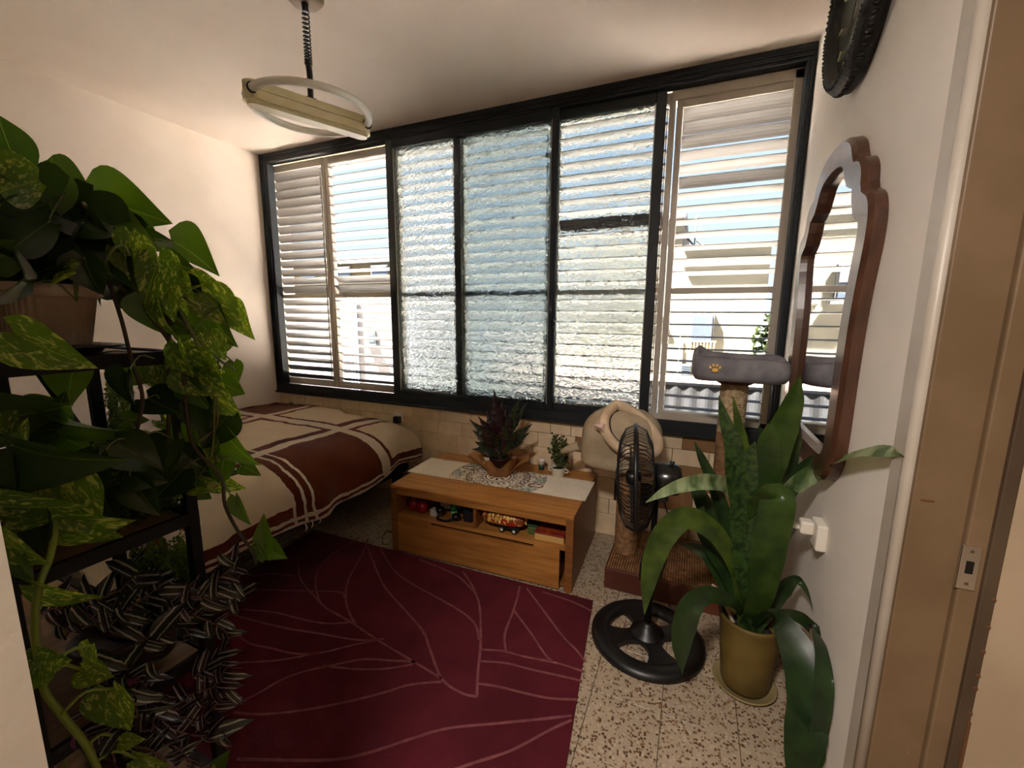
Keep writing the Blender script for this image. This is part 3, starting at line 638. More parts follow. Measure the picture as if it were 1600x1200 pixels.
# things in the table's niches (local table coordinates)
def inT(name, x, y, z, label, cat, rz=0, **k): o = empty(name, T(x, y, z), TR + rz); tag(o, label, cat, **k); return o
redb = mat('red plastic', rgb(150, 22, 18), .35)
for i, (x, y, lb) in enumerate(((.095, .10, 'left one of two round red jars in the left niche'), (.165, .085, 'right one of two round red jars in the left niche'))):
    j = inT('round_jar', x, y, .2405, lb, 'jar', group='red jars in the table niche'); link('body', lathe([(.022, 0), (.034, .015), (.036, .035), (.030, .056), (.018, .064)], 24), redb, j); link('lid', lathe([(.019, .064), (.019, .074), (0, .076)], 20), redb, j)
j = inT('tilted_box', .29, .20, .248, 'white and grey carton leaning at the back of the left niche', 'box'); o = link('carton', bx(-.06, .06, -.04, .04, 0, .09, .002, 1, M=Matrix.Rotation(.5, 4, 'Z')), mat('white card box', rgb(190, 188, 184), .6), j); link('flap', bx(-.065, .065, -.045, .0, .090, .094, .001, 1, M=Matrix.Rotation(.5, 4, 'Z')), MATS['white card box'], j)
j = inT('small_box', .262, .075, .2405, 'small cream matchbox-like box at the front of the left niche', 'box', -.1); link('sleeve', bx(-.028, .022, -.018, .018, 0, .040, .0015, 1), mat('cream card', rgb(206, 202, 190), .6), j); link('inner_tray', bx(.022, .030, -.016, .016, .002, .038, .001, 1), mat('grey card', rgb(150, 146, 138), .6), j)
j = inT('green_bottle', .385, .075, .2405, 'small green-capped bottle standing in the left niche', 'bottle'); link('body', lathe([(.018, 0), (.0205, .004), (.0205, .052), (.018, .056), (0, .056)], 24), mat('bottle label', rgb(150, 176, 120), .5, rgb(60, 120, 60), 40), j); link('cap', lathe([(.021, .056), (.021, .092), (.018, .096), (0, .096)], 24), mat('green cap', rgb(28, 118, 46), .35), j)
j = inT('headphones', .36, .030, .244, 'black headband curled at the front edge of the left niche', 'headphones'); link('headband', tb(smooth_pts([(-.055, .03, .045), (-.058, -.005, .012), (-.03, -.012, .006), (.01, -.010, .008), (.04, .0, .02)], 6), .0062, 10), blackp, j)
for x, z in ((-.052, .05), (.052, .028)): link('ear_cup', lathe([(.012, -.012), (.024, -.008), (.026, .010), (.012, .016), (0, .016)], 20, c=(x, .018, z + .002)), blackp, j)
j = inT('black_pouch', .475, .09, .2405, 'black soft pouch beside the divider in the left niche', 'pouch'); bm = bx(-.032, .032, -.03, .03, 0, .075, .018, 4); link('body', bm, mat('black fabric', rgb(16, 16, 18), .9), j); link('zip', bx(-.028, .028, -.004, .004, .074, .077, .001, 1), chrome, j)
j = inT('pasta_bag', .70, .075, .277, 'yellow and red bag of spiral pasta lying over the toy car', 'bag')
bm = bmesh.new(); bmesh.ops.create_uvsphere(bm, u_segments=40, v_segments=18, radius=1)
for v in bm.verts:
    sq = lambda t, p: math.copysign(abs(t) ** p, t)
    v.co = Vector((sq(v.co.x, .6) * .125, sq(v.co.y, .7) * .055, sq(v.co.z, .6) * .035 + .036)); v.co += v.co.normalized() * .006 * noise.noise(v.co * 40)
def pasta_mat():
    M = mat('pasta print', rgb(226, 196, 116), .35); n = M.node_tree; b = n.nodes['Principled BSDF']; L = n.links.new
    t = n.nodes.new('ShaderNodeTexCoord'); v = n.nodes.new('ShaderNodeTexVoronoi'); v.inputs['Scale'].default_value = 42; mp = n.nodes.new('ShaderNodeMapping'); mp.inputs['Rotation'].default_value = (0, .5, 0); mp.inputs['Scale'].default_value = (1.5, 1, .7); L(t.outputs['Object'], mp.inputs[0]); L(mp.outputs[0], v.inputs['Vector'])
    c = n.nodes.new('ShaderNodeValToRGB'); L(v.outputs['Distance'], c.inputs[0]); E = c.color_ramp.elements; E[0].color = (*rgb(244, 222, 150), 1); E[1].position = .62; E[1].color = (*rgb(120, 60, 26), 1); x = E.new(.4); x.color = (*rgb(222, 180, 92), 1)
    nz = n.nodes.new('ShaderNodeTexNoise'); nz.inputs['Scale'].default_value = 20; L(t.outputs['Object'], nz.inputs['Vector']); g = n.nodes.new('ShaderNodeMath'); g.operation = 'GREATER_THAN'; g.inputs[1].default_value = .60; L(nz.outputs[0], g.inputs[0])
    m_ = n.nodes.new('ShaderNodeMix'); m_.data_type = 'RGBA'; L(g.outputs[0], m_.inputs[0]); L(c.outputs[0], m_.inputs[6]); m_.inputs[7].default_value = (*rgb(160, 36, 30), 1); L(m_.outputs[2], b.inputs['Base Color']); return M
link('bag_body', bm, pasta_mat(), j, True); 
for s in (-1, 1): link('seal', prism([(s * .118, .02), (s * .134, .012), (s * .134, .058), (s * .118, .05)], -.003, .003, 'y'), MATS['pasta print'], j)
j = inT('toy_car', .735, .045, .2405, 'black toy car with white-hubbed wheels under the pasta bag', 'toy car'); link('chassis', bx(-.055, .055, .0, .05, .012, .034, .004), blackp, j)
for x in (-.036, .036):
    for y in (-.004, .054):
        wm = Matrix.Translation((x, y, .0155)) @ Matrix.Rotation(PI / 2, 4, 'X'); bm = lathe([(.009, -.005), (.0155, -.004), (.0155, .004), (.009, .005)], 20); bm.transform(wm); wh = link('wheel', bm, mat('tyre', rgb(26, 26, 26), .8), j)
        bm = lathe([(.0, -.0062), (.008, -.0058), (.008, .0058), (0, .0062)], 14); bm.transform(wm); link('hub', bm, whitep, wh)
j = inT('green_tin', .865, .095, .2405, 'small dark green tin standing in the right niche', 'tin'); link('body', bx(-.028, .028, -.022, .022, 0, .046, .006), mat('olive tin', rgb(70, 92, 42), .5), j); link('lid', bx(-.029, .029, -.023, .023, .044, .056, .004), mat('dark green lid', rgb(34, 58, 34), .5), j)
j = inT('storage_box', .975, .11, .2405, 'orange-topped cream box lying in the right niche', 'box'); link('base', bx(-.085, .075, -.075, .09, 0, .036, .003), mat('cream box card', rgb(196, 156, 92), .6), j); link('lid', bx(-.086, .076, -.076, .091, .036, .046, .002), mat('orange card', rgb(150, 66, 30), .5, rgb(120, 30, 20), 20), j)
j = inT('plush_toy', .98, .17, .3225, 'small black and pink plush toy lying on the orange box', 'toy'); bm = bmesh.new(); bmesh.ops.create_uvsphere(bm, u_segments=20, v_segments=12, radius=.035); link('body', bm, mat('black plush', rgb(18, 16, 18), .95), j, True)
bm = bmesh.new(); tube(bm, [(.018 * math.cos(t) - .02, -.036, .004 + .018 * math.sin(t)) for t in [2 * PI * i / 16 for i in range(16)]], .004, 6, closed=True); link('pink_ring', bm, mat('pink felt', rgb(200, 96, 110), .9), j)
bm = bmesh.new(); bmesh.ops.create_uvsphere(bm, u_segments=12, v_segments=8, radius=.014, matrix=Matrix.Translation((.035, -.03, .0))); link('paw', bm, mat('grey felt', rgb(150, 140, 140), .9), j, True)

# ================================================================ CAT TREE
ct = empty('cat_tree', (-.05, 2.3, 0)); tag(ct, 'cat tree with sisal posts, a grey bed and a beige plush cave', 'cat tree')
ctb = mat('reddish brown board', rgb(96, 46, 26), .6, rgb(76, 34, 20), 6); sis = mat('sisal rope', rgb(184, 148, 104), .85, rgb(150, 114, 74), 40, .4, 120)
kid(ct, 'base', bx(-.345, .29, 2.065, 2.56, 0, .115, .006), ctb)
bm = bmesh.new(); x = -.335
while x < .29: box(bm, x, x + .0085, 2.075, 2.55, .113, .1195); x += .0125
o = kid(ct, 'reed_mat', bm, mat('reed', rgb(150, 112, 70), .7, rgb(110, 76, 46), 30)); o['kind'] = 'stuff'
def rope_post(cx, cy, z0, z1, r, m, pitch=.011):
    prof_ = []; z = z0
    while z < z1: prof_ += [(r - .003, z), (r + .001, z + pitch * .3), (r + .001, z + pitch * .7)]; z += pitch
    return lathe(prof_ + [(r - .003, z1)], 28, c=(cx, cy, 0))
kid(ct, 'post', rope_post(.195, 2.26, .118, .86, .060, sis), mat('orange brown sisal', rgb(140, 104, 72), .85, rgb(116, 82, 54), 40, .4, 120))
kid(ct, 'post', rope_post(.195, 2.26, .86, 1.115, .060, sis), mat('checked sisal', rgb(190, 168, 132), .85, rgb(140, 116, 84), 60, .4, 120), label='upper paler sisal post')
kid(ct, 'post_collar', lathe([(.07, 1.10), (.085, 1.11), (.085, 1.125), (0, 1.125)], 24, c=(.195, 2.26, 0)), ctb)
kid(ct, 'post', rope_post(-.27, 2.28, .118, .60, .062, sis), mat('brown sisal', rgb(150, 112, 74), .85, rgb(112, 80, 50), 40, .4, 120))
greyf = mat('grey fleece', rgb(136, 134, 138), .95, rgb(114, 112, 118), 12, .5, 90, spec=.1)
# bed on top: padded tray with a raised rim and one lifted corner
def rrect(a, hx, hy, p=4): c, s = math.cos(a), math.sin(a); return Vector((math.copysign(abs(c) ** (2 / p), c) * hx, math.copysign(abs(s) ** (2 / p), s) * hy, 0))
bm = bmesh.new(); pr_ = [(.80, 1.122), (.97, 1.125), (1.04, 1.15), (1.05, 1.185), (1.02, 1.222), (.94, 1.235), (.86, 1.22), (.80, 1.175), (.5, 1.16), (.0, 1.16)]; rg = []
for k, z in pr_:
    ring = []
    for i in range(48):
        a = 2 * PI * i / 48; q = rrect(a, .195 * k, .175 * k); n_ = noise.noise(Vector((q.x * 9, q.y * 9, z * 9)))
        lift = .035 * max(0, math.cos(a - 2.75)) ** 6 * max(0, (z - 1.14) / .09) - .012 * max(0, math.cos(a + .4)) ** 4 * max(0, (z - 1.14) / .09)
        ring.append(bm.verts.new((.205 + q.x + .005 * n_, 2.275 + q.y + .005 * n_, z + lift + .008 * n_)))
    rg.append(ring)
for a, b in zip(rg, rg[1:]):
    for i in range(48): f = bm.faces.new((a[i], a[(i + 1) % 48], b[(i + 1) % 48], b[i])); f.smooth = True
bm.faces.new(rg[0][::-1]); bmesh.ops.remove_doubles(bm, verts=bm.verts[:], dist=1e-5)
cbed = kid(ct, 'cat_bed', bm, greyf)
bm = bmesh.new()
def disc(bm, c, rx, rz_, y, tilt=0):
    vs_ = [bm.verts.new((c[0] + rx * math.cos(t) * math.cos(tilt) - rz_ * math.sin(t) * math.sin(tilt), y, c[1] + rx * math.cos(t) * math.sin(tilt) + rz_ * math.sin(t) * math.cos(tilt))) for t in [2 * PI * i / 16 for i in range(16)]]
    bm.faces.new(vs_)
pc_ = (.098, 1.187); PY = 2.092
disc(bm, (pc_[0], pc_[1] - .008), .013, .009, 0)
for dx, dz, tl in ((-.020, .004, .5), (-.008, .013, .2), (.007, .013, -.2), (.019, .004, -.5)): disc(bm, (pc_[0] + dx, pc_[1] + dz), .0045, .007, 0, tl)
for v in bm.verts: v.co.y = PY
r_ = bmesh.ops.extrude_face_region(bm, geom=bm.faces[:])
for v in r_['geom']:
    if isinstance(v, bmesh.types.BMVert): v.co.y -= .004
bmesh.ops.recalc_face_normals(bm, faces=bm.faces[:])
o = link('paw_print', bm, mat('mustard embroidery', rgb(245, 196, 96), .8), cbed); o.matrix_parent_inverse = Matrix()
# (children of a child are given in the parent's space, which here equals world space minus the tree's origin)
o.location = (0, 0, 0)
# beige plush cave on the left post
beige = mat('beige plush', rgb(176, 160, 134), .95, rgb(156, 140, 114), 10, .6, 120, spec=.1); beigel = mat('cream plush', rgb(212, 190, 162), .95, rgb(190, 166, 138), 10, .6, 120, spec=.1)
bm = bmesh.new(); rg = []; C_ = Vector((-.33, 2.33, .60))
for j in range(15):
    t = j / 14; z = .325 * t; k = (1 - max(0, (t - .35) / .65) ** 3.2) ** .5 if t < 1 else 0; k = max(k, .02) * (1.0 if t > .08 else .93 + t); rg.append([bm.verts.new(C_ + Vector((0, 0, z)) + rrect(2 * PI * i / 40, .215 * k, .17 * k, 2.8)) for i in range(40)])
for a, b in zip(rg, rg[1:]):
    for i in range(40): f = bm.faces.new((a[i], a[(i + 1) % 40], b[(i + 1) % 40], b[i])); f.smooth = True
bm.faces.new(rg[0][::-1]); bm.faces.new(rg[-1])
cave = kid(ct, 'plush_cave', bm, beige)
ringp = [ony(u, v, y) for u, v, y in ((963,632,2.28),(948,646,2.20),(944,664,2.15),(950,682,2.13),(968,700,2.12),(1000,712,2.13),(1022,708,2.17),(1029,694,2.2),(1022,676,2.24),(1004,656,2.27),(984,640,2.29))]
ro = kid(ct, 'rolled_rim', tb(smooth_pts(ringp + [ringp[0]], 5)[:-1], .026, 14, closed=True), beigel)
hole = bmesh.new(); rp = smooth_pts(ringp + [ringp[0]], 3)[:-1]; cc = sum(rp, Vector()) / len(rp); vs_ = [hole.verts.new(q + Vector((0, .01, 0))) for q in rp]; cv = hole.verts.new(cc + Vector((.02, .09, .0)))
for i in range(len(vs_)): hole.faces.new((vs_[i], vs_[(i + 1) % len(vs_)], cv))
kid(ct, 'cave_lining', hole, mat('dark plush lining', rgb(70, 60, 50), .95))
A_ = [ony(928, 661, 2.12), ony(948, 682, 2.12), ony(932, 672, 2.12), ony(941, 664, 2.12)]
bm = bmesh.new(); q = [bm.verts.new(v) for v in (ony(926, 664, 2.115), ony(945, 661, 2.12), ony(947, 681, 2.12))]; ap = bm.verts.new(ony(939, 669, 2.08)); bt = bm.verts.new(ony(940, 669, 2.15))
for i in range(3): bm.faces.new((q[i], q[(i + 1) % 3], ap)); bm.faces.new((q[(i + 1) % 3], q[i], bt))
kid(ct, 'ear', bm, mat('pink white plush', rgb(220, 190, 176), .9))
kid(ct, 'plush_tail', tb([ony(905, 696, 2.3), ony(890, 701, 2.3), ony(877, 706, 2.3)], [.026, .024, .014], 10), beige)
kid(ct, 'cave_platform', bx(-.50, -.15, 2.20, 2.46, .590, .605, .004), ctb)

# ================================================================ FAN
fan = empty('standing_fan', (-.100, 1.785, 0)); tag(fan, 'black standing fan with a round spoked base facing the bed', 'fan')
# base: wheel of rim, four spokes and hub
bs = bmesh.new(); RO, RI = .242, .160
lathe([(RI, .004), (RI + .004, .020), (RI + .02, .030), (RO - .02, .030), (RO - .002, .016), (RO, .0), (RI, 0), (RI, .004)], 56, bs, cap=False)
base = link('base', bs, blackp, fan)
for k in range(4):
    a = math.radians(28 + 90 * k); M_ = Matrix.Rotation(a, 4, 'Z'); V = []; F = []; N = 10
    for i in range(N + 1):
        r = .03 + (.19 - .03) * i / N; hw = .034 + .036 * abs(i / N - .35) ** 2 * 4; V += [M_ @ Vector((r, -hw, .028)), M_ @ Vector((r, hw, .028)), M_ @ Vector((r, -hw, .006)), M_ @ Vector((r, hw, .006))]
    for i in range(N):
        p_ = i * 4; F += [(p_, p_ + 1, p_ + 5, p_ + 4), (p_ + 2, p_ + 6, p_ + 7, p_ + 3), (p_, p_ + 4, p_ + 6, p_ + 2), (p_ + 1, p_ + 3, p_ + 7, p_ + 5)]
    link('spoke', ([tuple(v) for v in V], [], F), blackp, base)
link('hub', lathe([(.075, .024), (.07, .036), (.045, .048), (.03, .075), (.022, .085), (0, .085)], 32), blackp, base)
link('pole', lathe([(.016, .08), (.016, .40), (.020, .40), (.020, .43), (.012, .43), (.012, .70)], 20), blackm, fan)
link('control_box', bx(-.045, .035, -.045, .03, .29, .375, .012, 3), blackp, fan); link('control_knob', lathe([(.012, 0), (.012, .012), (0, .012)], 16, c=(-.01, -.01, .375)), blackp, fan)
hd = Matrix.Translation((-.085, -.005, .74)) @ Matrix.Rotation(math.radians(187), 4, 'Z') @ Matrix.Rotation(math.radians(90 + 3), 4, 'Y')   # local z = the way it blows
def H(bm): bm.transform(hd); return bm
GR = .222
bm = bmesh.new()
for k in range(84):
    a = 2 * PI * k / 64; c, s = math.cos(a), math.sin(a)
    tube(bm, [(c * r, s * r, z) for r, z in ((.045, .075), (.10, .074), (.16, .064), (.205, .040), (GR, .004))], .0017, 4, cap=False)
for r, z in ((.10, .0735), (.165, .0615)): tube(bm, [(r * math.cos(t), r * math.sin(t), z) for t in [2 * PI * i / 40 for i in range(40)]], .0014, 4, closed=True)
wire = mat('black wire', rgb(26, 26, 27), .35)
o = link('front_grille', H(bm), wire, fan); o['kind'] = 'stuff'
bm = bmesh.new()
for k in range(84):
    a = 2 * PI * k / 64; c, s = math.cos(a), math.sin(a)
    tube(bm, [(c * r, s * r, z) for r, z in ((.06, -.075), (.14, -.070), (.20, -.045), (GR, -.004))], .0017, 4, cap=False)
o = link('rear_grille', H(bm), wire, fan); o['kind'] = 'stuff'
link('grille_ring', H(lathe([(GR - .002, -.008), (GR + .006, -.008), (GR + .006, .008), (GR - .002, .008), (GR - .002, -.008)], 56, cap=False)), blackp, fan)
link('grille_badge', H(lathe([(.045, .070), (.045, .078), (.03, .082), (0, .083)], 28)), blackp, fan)
link('blade_hub', H(lathe([(.03, -.02), (.032, .03), (.02, .04), (0, .042)], 24)), blackp, fan)
for k in range(3):
    V = []; F = []; na, nr = 8, 6
    for i in range(nr + 1):
        r = .03 + .16 * i / nr
        for j_ in range(na + 1):
            a = 2 * PI * k / 3 + (j_ / na - .5) * (1.3 - .3 * abs(i / nr - .6)); V.append((r * math.cos(a), r * math.sin(a), (j_ / na - .5) * .045 * (1 - .3 * i / nr) + .004))
    for i in range(nr):
        for j_ in range(na): q_ = i * (na + 1) + j_; F.append((q_, q_ + 1, q_ + na + 2, q_ + na + 1))
    bm = bmesh.new(); me = bpy.data.meshes.new('t'); me.from_pydata(V, [], F); bm.from_mesh(me); bpy.data.meshes.remove(me); bmesh.ops.solidify(bm, geom=bm.faces[:], thickness=.002)
    link('fan_blade', H(bm), mat('smoky blade', rgb(60, 56, 52), .3), fan, True)
bm = lathe([(.060, -.075), (.068, -.085), (.068, -.14), (.064, -.165), (.050, -.18), (0, -.182)], 32)
mh = link('motor_housing', H(bm), mat('gloss black plastic', rgb(12, 14, 14), .22), fan)
link('swing_knob', lathe([(.006, .0), (.006, .02), (.010, .022), (.010, .03), (0, .03)], 14, c=(.055, -.005, .80)), blackp, fan)
link('neck', bx(.0, .05, -.028, .02, .655, .70, .012, 3), blackp, fan)
link('power_cord', tb(smooth_pts([(.02, 0, .68), (.035, .05, .62), (.06, .09, .50), (.055, .09, .34), (.02, .06, .20), (-.02, -.03, .05), (-.05, -.06, .035)], 6), .0035, 6), blackp, fan)

# ================================================================ RIGHT WALL: clock, mirror, socket
ck = empty('wall_clock', (XR, 1.845, 2.425)); tag(ck, 'round black clock with a carved rim high on the right wall', 'clock')
RT = Matrix.Rotation(-PI / 2, 4, 'Y')   # local z -> -x
def W(bm): bm.transform(RT); return bm
blk = mat('carved black resin', rgb(16, 15, 14), .6, rgb(30, 27, 24), 30, .9, 55)
link('rim', W(lathe([(.235, .0), (.262, .012), (.262, .05), (.250, .066), (.232, .070), (.215, .058), (.212, .03), (0, .03)], 64, ribs=0)), blk, ck)
bm = bmesh.new()
for k in range(120):
    a = 2 * PI * k / 120 + R_.uniform(-.03, .03); bmesh.ops.create_uvsphere(bm, u_segments=8, v_segments=6, radius=.0062, matrix=Matrix.Translation((.262 * math.cos(a), .262 * math.sin(a), .038)) @ Matrix.Diagonal((1, 1, 1.7, 1)))
    bmesh.ops.create_uvsphere(bm, u_segments=8, v_segments=6, radius=.0048, matrix=Matrix.Translation((.240 * math.cos(a + .07), .240 * math.sin(a + .07), .068)))
o = link('carved_scrolls', W(bm), blk, ck, True); o['kind'] = 'stuff'
face = link('dial', W(lathe([(.212, .031), (.212, .034), (0, .034)], 48)), mat('grey green dial', rgb(90, 94, 84), .25), ck)
for k in range(12): link('hour_mark', W(bx(-.004, .004, .165, .195, .034, .037, M=Matrix.Rotation(2 * PI * k / 12, 4, 'Z'))), mat('aged brass', rgb(190, 180, 140), .4), face)
for nm, L_, a in (('hour_hand', .10, .9), ('minute_hand', .16, 2.6)): link(nm, W(bx(-.004, .004, -.02, L_, .038, .040, M=Matrix.Rotation(a, 4, 'Z'))), blackm, face)

mir = empty('wall_mirror', (XR, 1.88, 1.42)); tag(mir, 'tall mirror in a brown scalloped wooden frame on the right wall', 'mirror')
def curve2(P, k): return [(q.x, q.y) for q in smooth_pts([(a, b, 0) for a, b in P], k)]
half = [(0, .885), (.15, .885)] + curve2([(.24, .888), (.30, .90), (.35, .94), (.378, 1.00), (.385, 1.08), (.386, 1.20), (.390, 1.32), (.400, 1.44), (.418, 1.54), (.434, 1.62), (.432, 1.69), (.405, 1.74), (.350, 1.768)], 3) + curve2([(.338, 1.79), (.325, 1.835), (.290, 1.868), (.240, 1.882)], 4) + curve2([(.225, 1.90), (.19, 1.945), (.13, 1.978), (.06, 1.992)], 4) + [(0, 1.995)]
def outline(ins):
    P = half; out = []
    for i, (a, z) in enumerate(P):
        p0 = P[max(i - 1, 0)]; p1 = P[min(i + 1, len(P) - 1)]; d = Vector((p1[0] - p0[0], p1[1] - p0[1])).normalized(); nrm = Vector((-d.y, d.x)) if True else 0
        if i in (0, len(P) - 1): nrm = Vector((0, 1 if i == 0 else -1))
        out.append((max(0, a + nrm.x * ins), z + nrm.y * ins))
    R0 = [(1.88 - a, z) for a, z in out]; L0 = [(1.88 + a, z) for a, z in out[1:-1]][::-1]; return R0 + L0
# the bottom lip of the frame is deeper
O0 = outline(0); O1 = outline(.010); O2 = outline(.082); O3 = outline(.088)
bm = bmesh.new(); loops = []
for O, x in ((O0, XR - .001), (O0, XR - .030), (O1, XR - .042), (O2, XR - .042), (O3, XR - .014)): loops.append([bm.verts.new((x, a, z)) for a, z in O])
for A, B in zip(loops, loops[1:]):
    for i in range(len(A)): bm.faces.new((A[i], A[(i + 1) % len(A)], B[(i + 1) % len(A)], B[i]))
bmesh.ops.recalc_face_normals(bm, faces=bm.faces[:])
kid(mir, 'frame', bm, mat('red brown lacquered wood', rgb(84, 54, 38), .3, rgb(66, 42, 29), 5, .05, 60, stretch=(10, 10, 1.5), coat=.2))
bm = bmesh.new(); bm.faces.new([bm.verts.new((XR - .0165, a, z)) for a, z in outline(.084)]); r_ = bmesh.ops.extrude_face_region(bm, geom=bm.faces[:])
for v in r_['geom']:
    if isinstance(v, bmesh.types.BMVert): v.co.x += .004
bmesh.ops.recalc_face_normals(bm, faces=bm.faces[:]); kid(mir, 'mirror_glass', bm, mat('silvered glass', (.9, .9, .9), .01, metal=1))

so_ = empty('wall_socket', (XR, 1.62, .70)); tag(so_, 'white double socket low on the right wall behind the big plant', 'socket')
kid(so_, 'plate', bx(XR - .030, XR + .001, 1.575, 1.655, .655, .745, .006), whitep)
kid(so_, 'screw', lathe([(.004, 0), (.004, .002), (0, .002)], 10, c=(XR - .032, 1.60, .66)), mat('screw steel', rgb(110, 84, 60), .4, metal=.5))
pl = empty('white_plug', (XR - .03, 1.63, .715)); tag(pl, 'white plug in the right wall socket with its grey cord looping down', 'plug')
kid(pl, 'body', bx(XR - .068, XR - .028, 1.61, 1.655, .69, .735, .008, 3), whitep); kid(pl, 'ring', lathe([(.016, 0), (.018, .005), (.016, .012), (0, .012)], 16, c=(XR - .074, 1.64, .70)), whitep)
kid(pl, 'cord', tb(smooth_pts([(XR - .072, 1.642, .70), (XR - .080, 1.655, .66), (XR - .085, 1.68, .62), (XR - .09, 1.72, .60), (XR - .1, 1.80, .585), (XR - .1, 1.95, .50), (XR - .09, 2.03, .2), (XR - .10, 2.05, .01)], 6), .0035, 6), mat('grey cord', rgb(120, 116, 110), .6))
# socket with a black charger on the tiles by the bed
s2_ = empty('wall_socket', ony(623, 651, 2.62)); tag(s2_, 'white socket on the tiles at the bed corner under the window', 'socket')
link('plate', bx(-.040, .040, -.014, .006, -.040, .040, .005), whitep, s2_)
bp_ = empty('black_charger', s2_.location + Vector((.008, -.028, -.008))); tag(bp_, 'black charger plugged into the socket at the bed corner', 'charger')
link('body', bx(-.024, .030, -.026, .014, -.034, .018, .006, 3), blackp, bp_); link('cord', tb(smooth_pts([(.01, -.01, -.03), (.014, .008, -.07), (.012, .016, -.10), (.010, .018, -.14)], 5), .0025, 6), blackp, bp_)
tc_ = empty('floor_cable', onz(604, 850, 0)); tag(tc_, 'thin black cable looping up beside the left end of the table', 'cable')
o = link('cable_loop', tb(smooth_pts([(.03, .1, .006), (.0, .05, .05), (-.012, .02, .075), (-.016, -.01, .05), (-.01, -.02, .01), (.02, .0, .004)], 6), .0025, 6), blackp, tc_)
pp = link('blue_paper', bx(XL, XL + .003, 1.66, 1.74, 2.02, 2.13, .0005, 1), mat('pale blue paper', rgb(150, 176, 196), .8)); tag(pp, 'pale blue paper stuck on the left wall behind the pothos', 'paper')
pp.location = onx(223, 358, XL) - Vector((XL, 1.70, 2.075))

# ================================================================ CEILING LAMP
lampm = mat('yellowed lamp housing', rgb(206, 194, 156), .4, rgb(186, 172, 132), 6); tubem = mat('unlit fluorescent glass', rgb(244, 240, 232), .18, trans=.25)
LA, LB = Vector((-1.672, 1.235, 2.275)), Vector((-1.462, 1.700, 2.255)); LC = (LA + LB) / 2
lp = empty('ceiling_lamp', (LC.x, LC.y, ZC)); tag(lp, 'ring fluorescent ceiling lamp hanging on a coiled black cord', 'ceiling lamp')
dz = LC.z - ZC
link('ceiling_rose', lathe([(.075, 0), (.075, -.006), (.060, -.022), (.02, -.028), (0, -.028)][::-1], 32), mat('brown rose', rgb(120, 96, 70), .5), lp)
link('cord_sleeve', lathe([(.012, -.06), (.014, -.025)], 14), blackp, lp)
pts = []
for i in range(14 * 15 + 1):
    t = i / (14 * 15); pts.append((.013 * math.cos(i / 14 * 2 * PI), .013 * math.sin(i / 14 * 2 * PI), -.055 - .20 * (1 - (1 - t) ** 1.35)))
link('coiled_cord', tb(pts, .0032, 6), blackp, lp)
link('cord', tb([(0, 0, -.24), (.003, 0, -.30), (0, 0, dz + .03)], [.013, .012, .011], 12), blackp, lp)
dirv = (LB - LA).normalized(); ya = math.atan2(dirv.y, dirv.x); Lh = (LB - LA).length / 2
LM = Matrix.Translation((0, 0, dz)) @ Matrix.Rotation(ya, 4, 'Z')
# channel: round-ended, slightly tapered underneath, with a lid split line
def capsule(h, r, n=12): return [(h - r + r * math.cos(t), r * math.sin(t)) for t in [-PI / 2 + PI * i / n for i in range(n + 1)]] + [(-h + r + r * math.cos(t), r * math.sin(t)) for t in [PI / 2 + PI * i / n for i in range(n + 1)]]
bm = prism(capsule(Lh, .042), -.046, .002, 'z'); bmesh.ops.bevel(bm, geom=[e for e in bm.edges if abs(e.verts[0].co.z - e.verts[1].co.z) < 1e-6 and e.verts[0].co.z < 0], offset=.014, segments=3, affect='EDGES'); bm.transform(LM); link('housing', bm, lampm, lp)
bm = prism(capsule(Lh - .002, .040), .005, .036, 'z'); bm.transform(LM); link('housing_lid', bm, lampm, lp)
bm = prism(capsule(Lh - .008, .036), .001, .006, 'z'); bm.transform(LM); link('seam_gap', bm, blackm, lp)
bm = bx(-.02, .02, -.014, .014, .036, .052, .003); bm.transform(LM); link('cord_bracket', bm, blackp, lp)
RR = .232; bm = tb([(RR * math.cos(t), RR * math.sin(t), .004) for t in [2 * PI * i / 72 for i in range(72)]], .0155, 14, closed=True); bm.transform(LM); link('ring_tube', bm, tubem, lp)
for s in (-1, 1):
    for t0 in (-1, 1):
        a = (0 if s > 0 else PI) + t0 * .17; c_ = Vector((RR * math.cos(a), RR * math.sin(a), .004)); d_ = Vector((-math.sin(a), math.cos(a), 0)); bm = tb([c_ - d_ * .004, c_ + d_ * .004], .0205, 16); bm.transform(LM); link('rubber_collar', bm, blackp, lp)

# ================================================================ PLANT SHELF in the near left corner
SX0, SX1, SY0, SY1 = -2.05, -1.10, .27, .603
shf = empty('plant_shelf', (-1.575, .44, 0)); tag(shf, 'tall black metal plant shelf with brown boards in the near left corner', 'shelf')
for x in (SX1 - .012, -1.478, SX0 + .012):
    for y in (SY0 + .012, SY1 - .012): kid(shf, 'post', bx(x - .0125, x + .0125, y - .0125, y + .0125, 0, 1.325, .002, 1), blackm)
for z in (1.322, .925, .553, .16):
    kid(shf, 'board', bx(SX0 + .002, SX1 - .016, SY0 + .026, SY1 - .026, z - .018, z, .002, 1), shelfw)
    fm = bmesh.new()
    for a in ((SX0, SX1, SY0, SY0 + .024), (SX0, SX1, SY1 - .024, SY1), (SX1 - .014, SX1, SY0 + .024, SY1 - .024), (SX0, SX0 + .024, SY0 + .024, SY1 - .024)): box(fm, a[0], a[1], a[2], a[3], z - .026, z + .003)
    kid(shf, 'shelf_frame', fm, blackm)
kid(shf, 'brace', tb([(-1.86, SY1 - .006, 1.29), (-1.50, SY1 - .006, .99)], .011, 8), blackm)

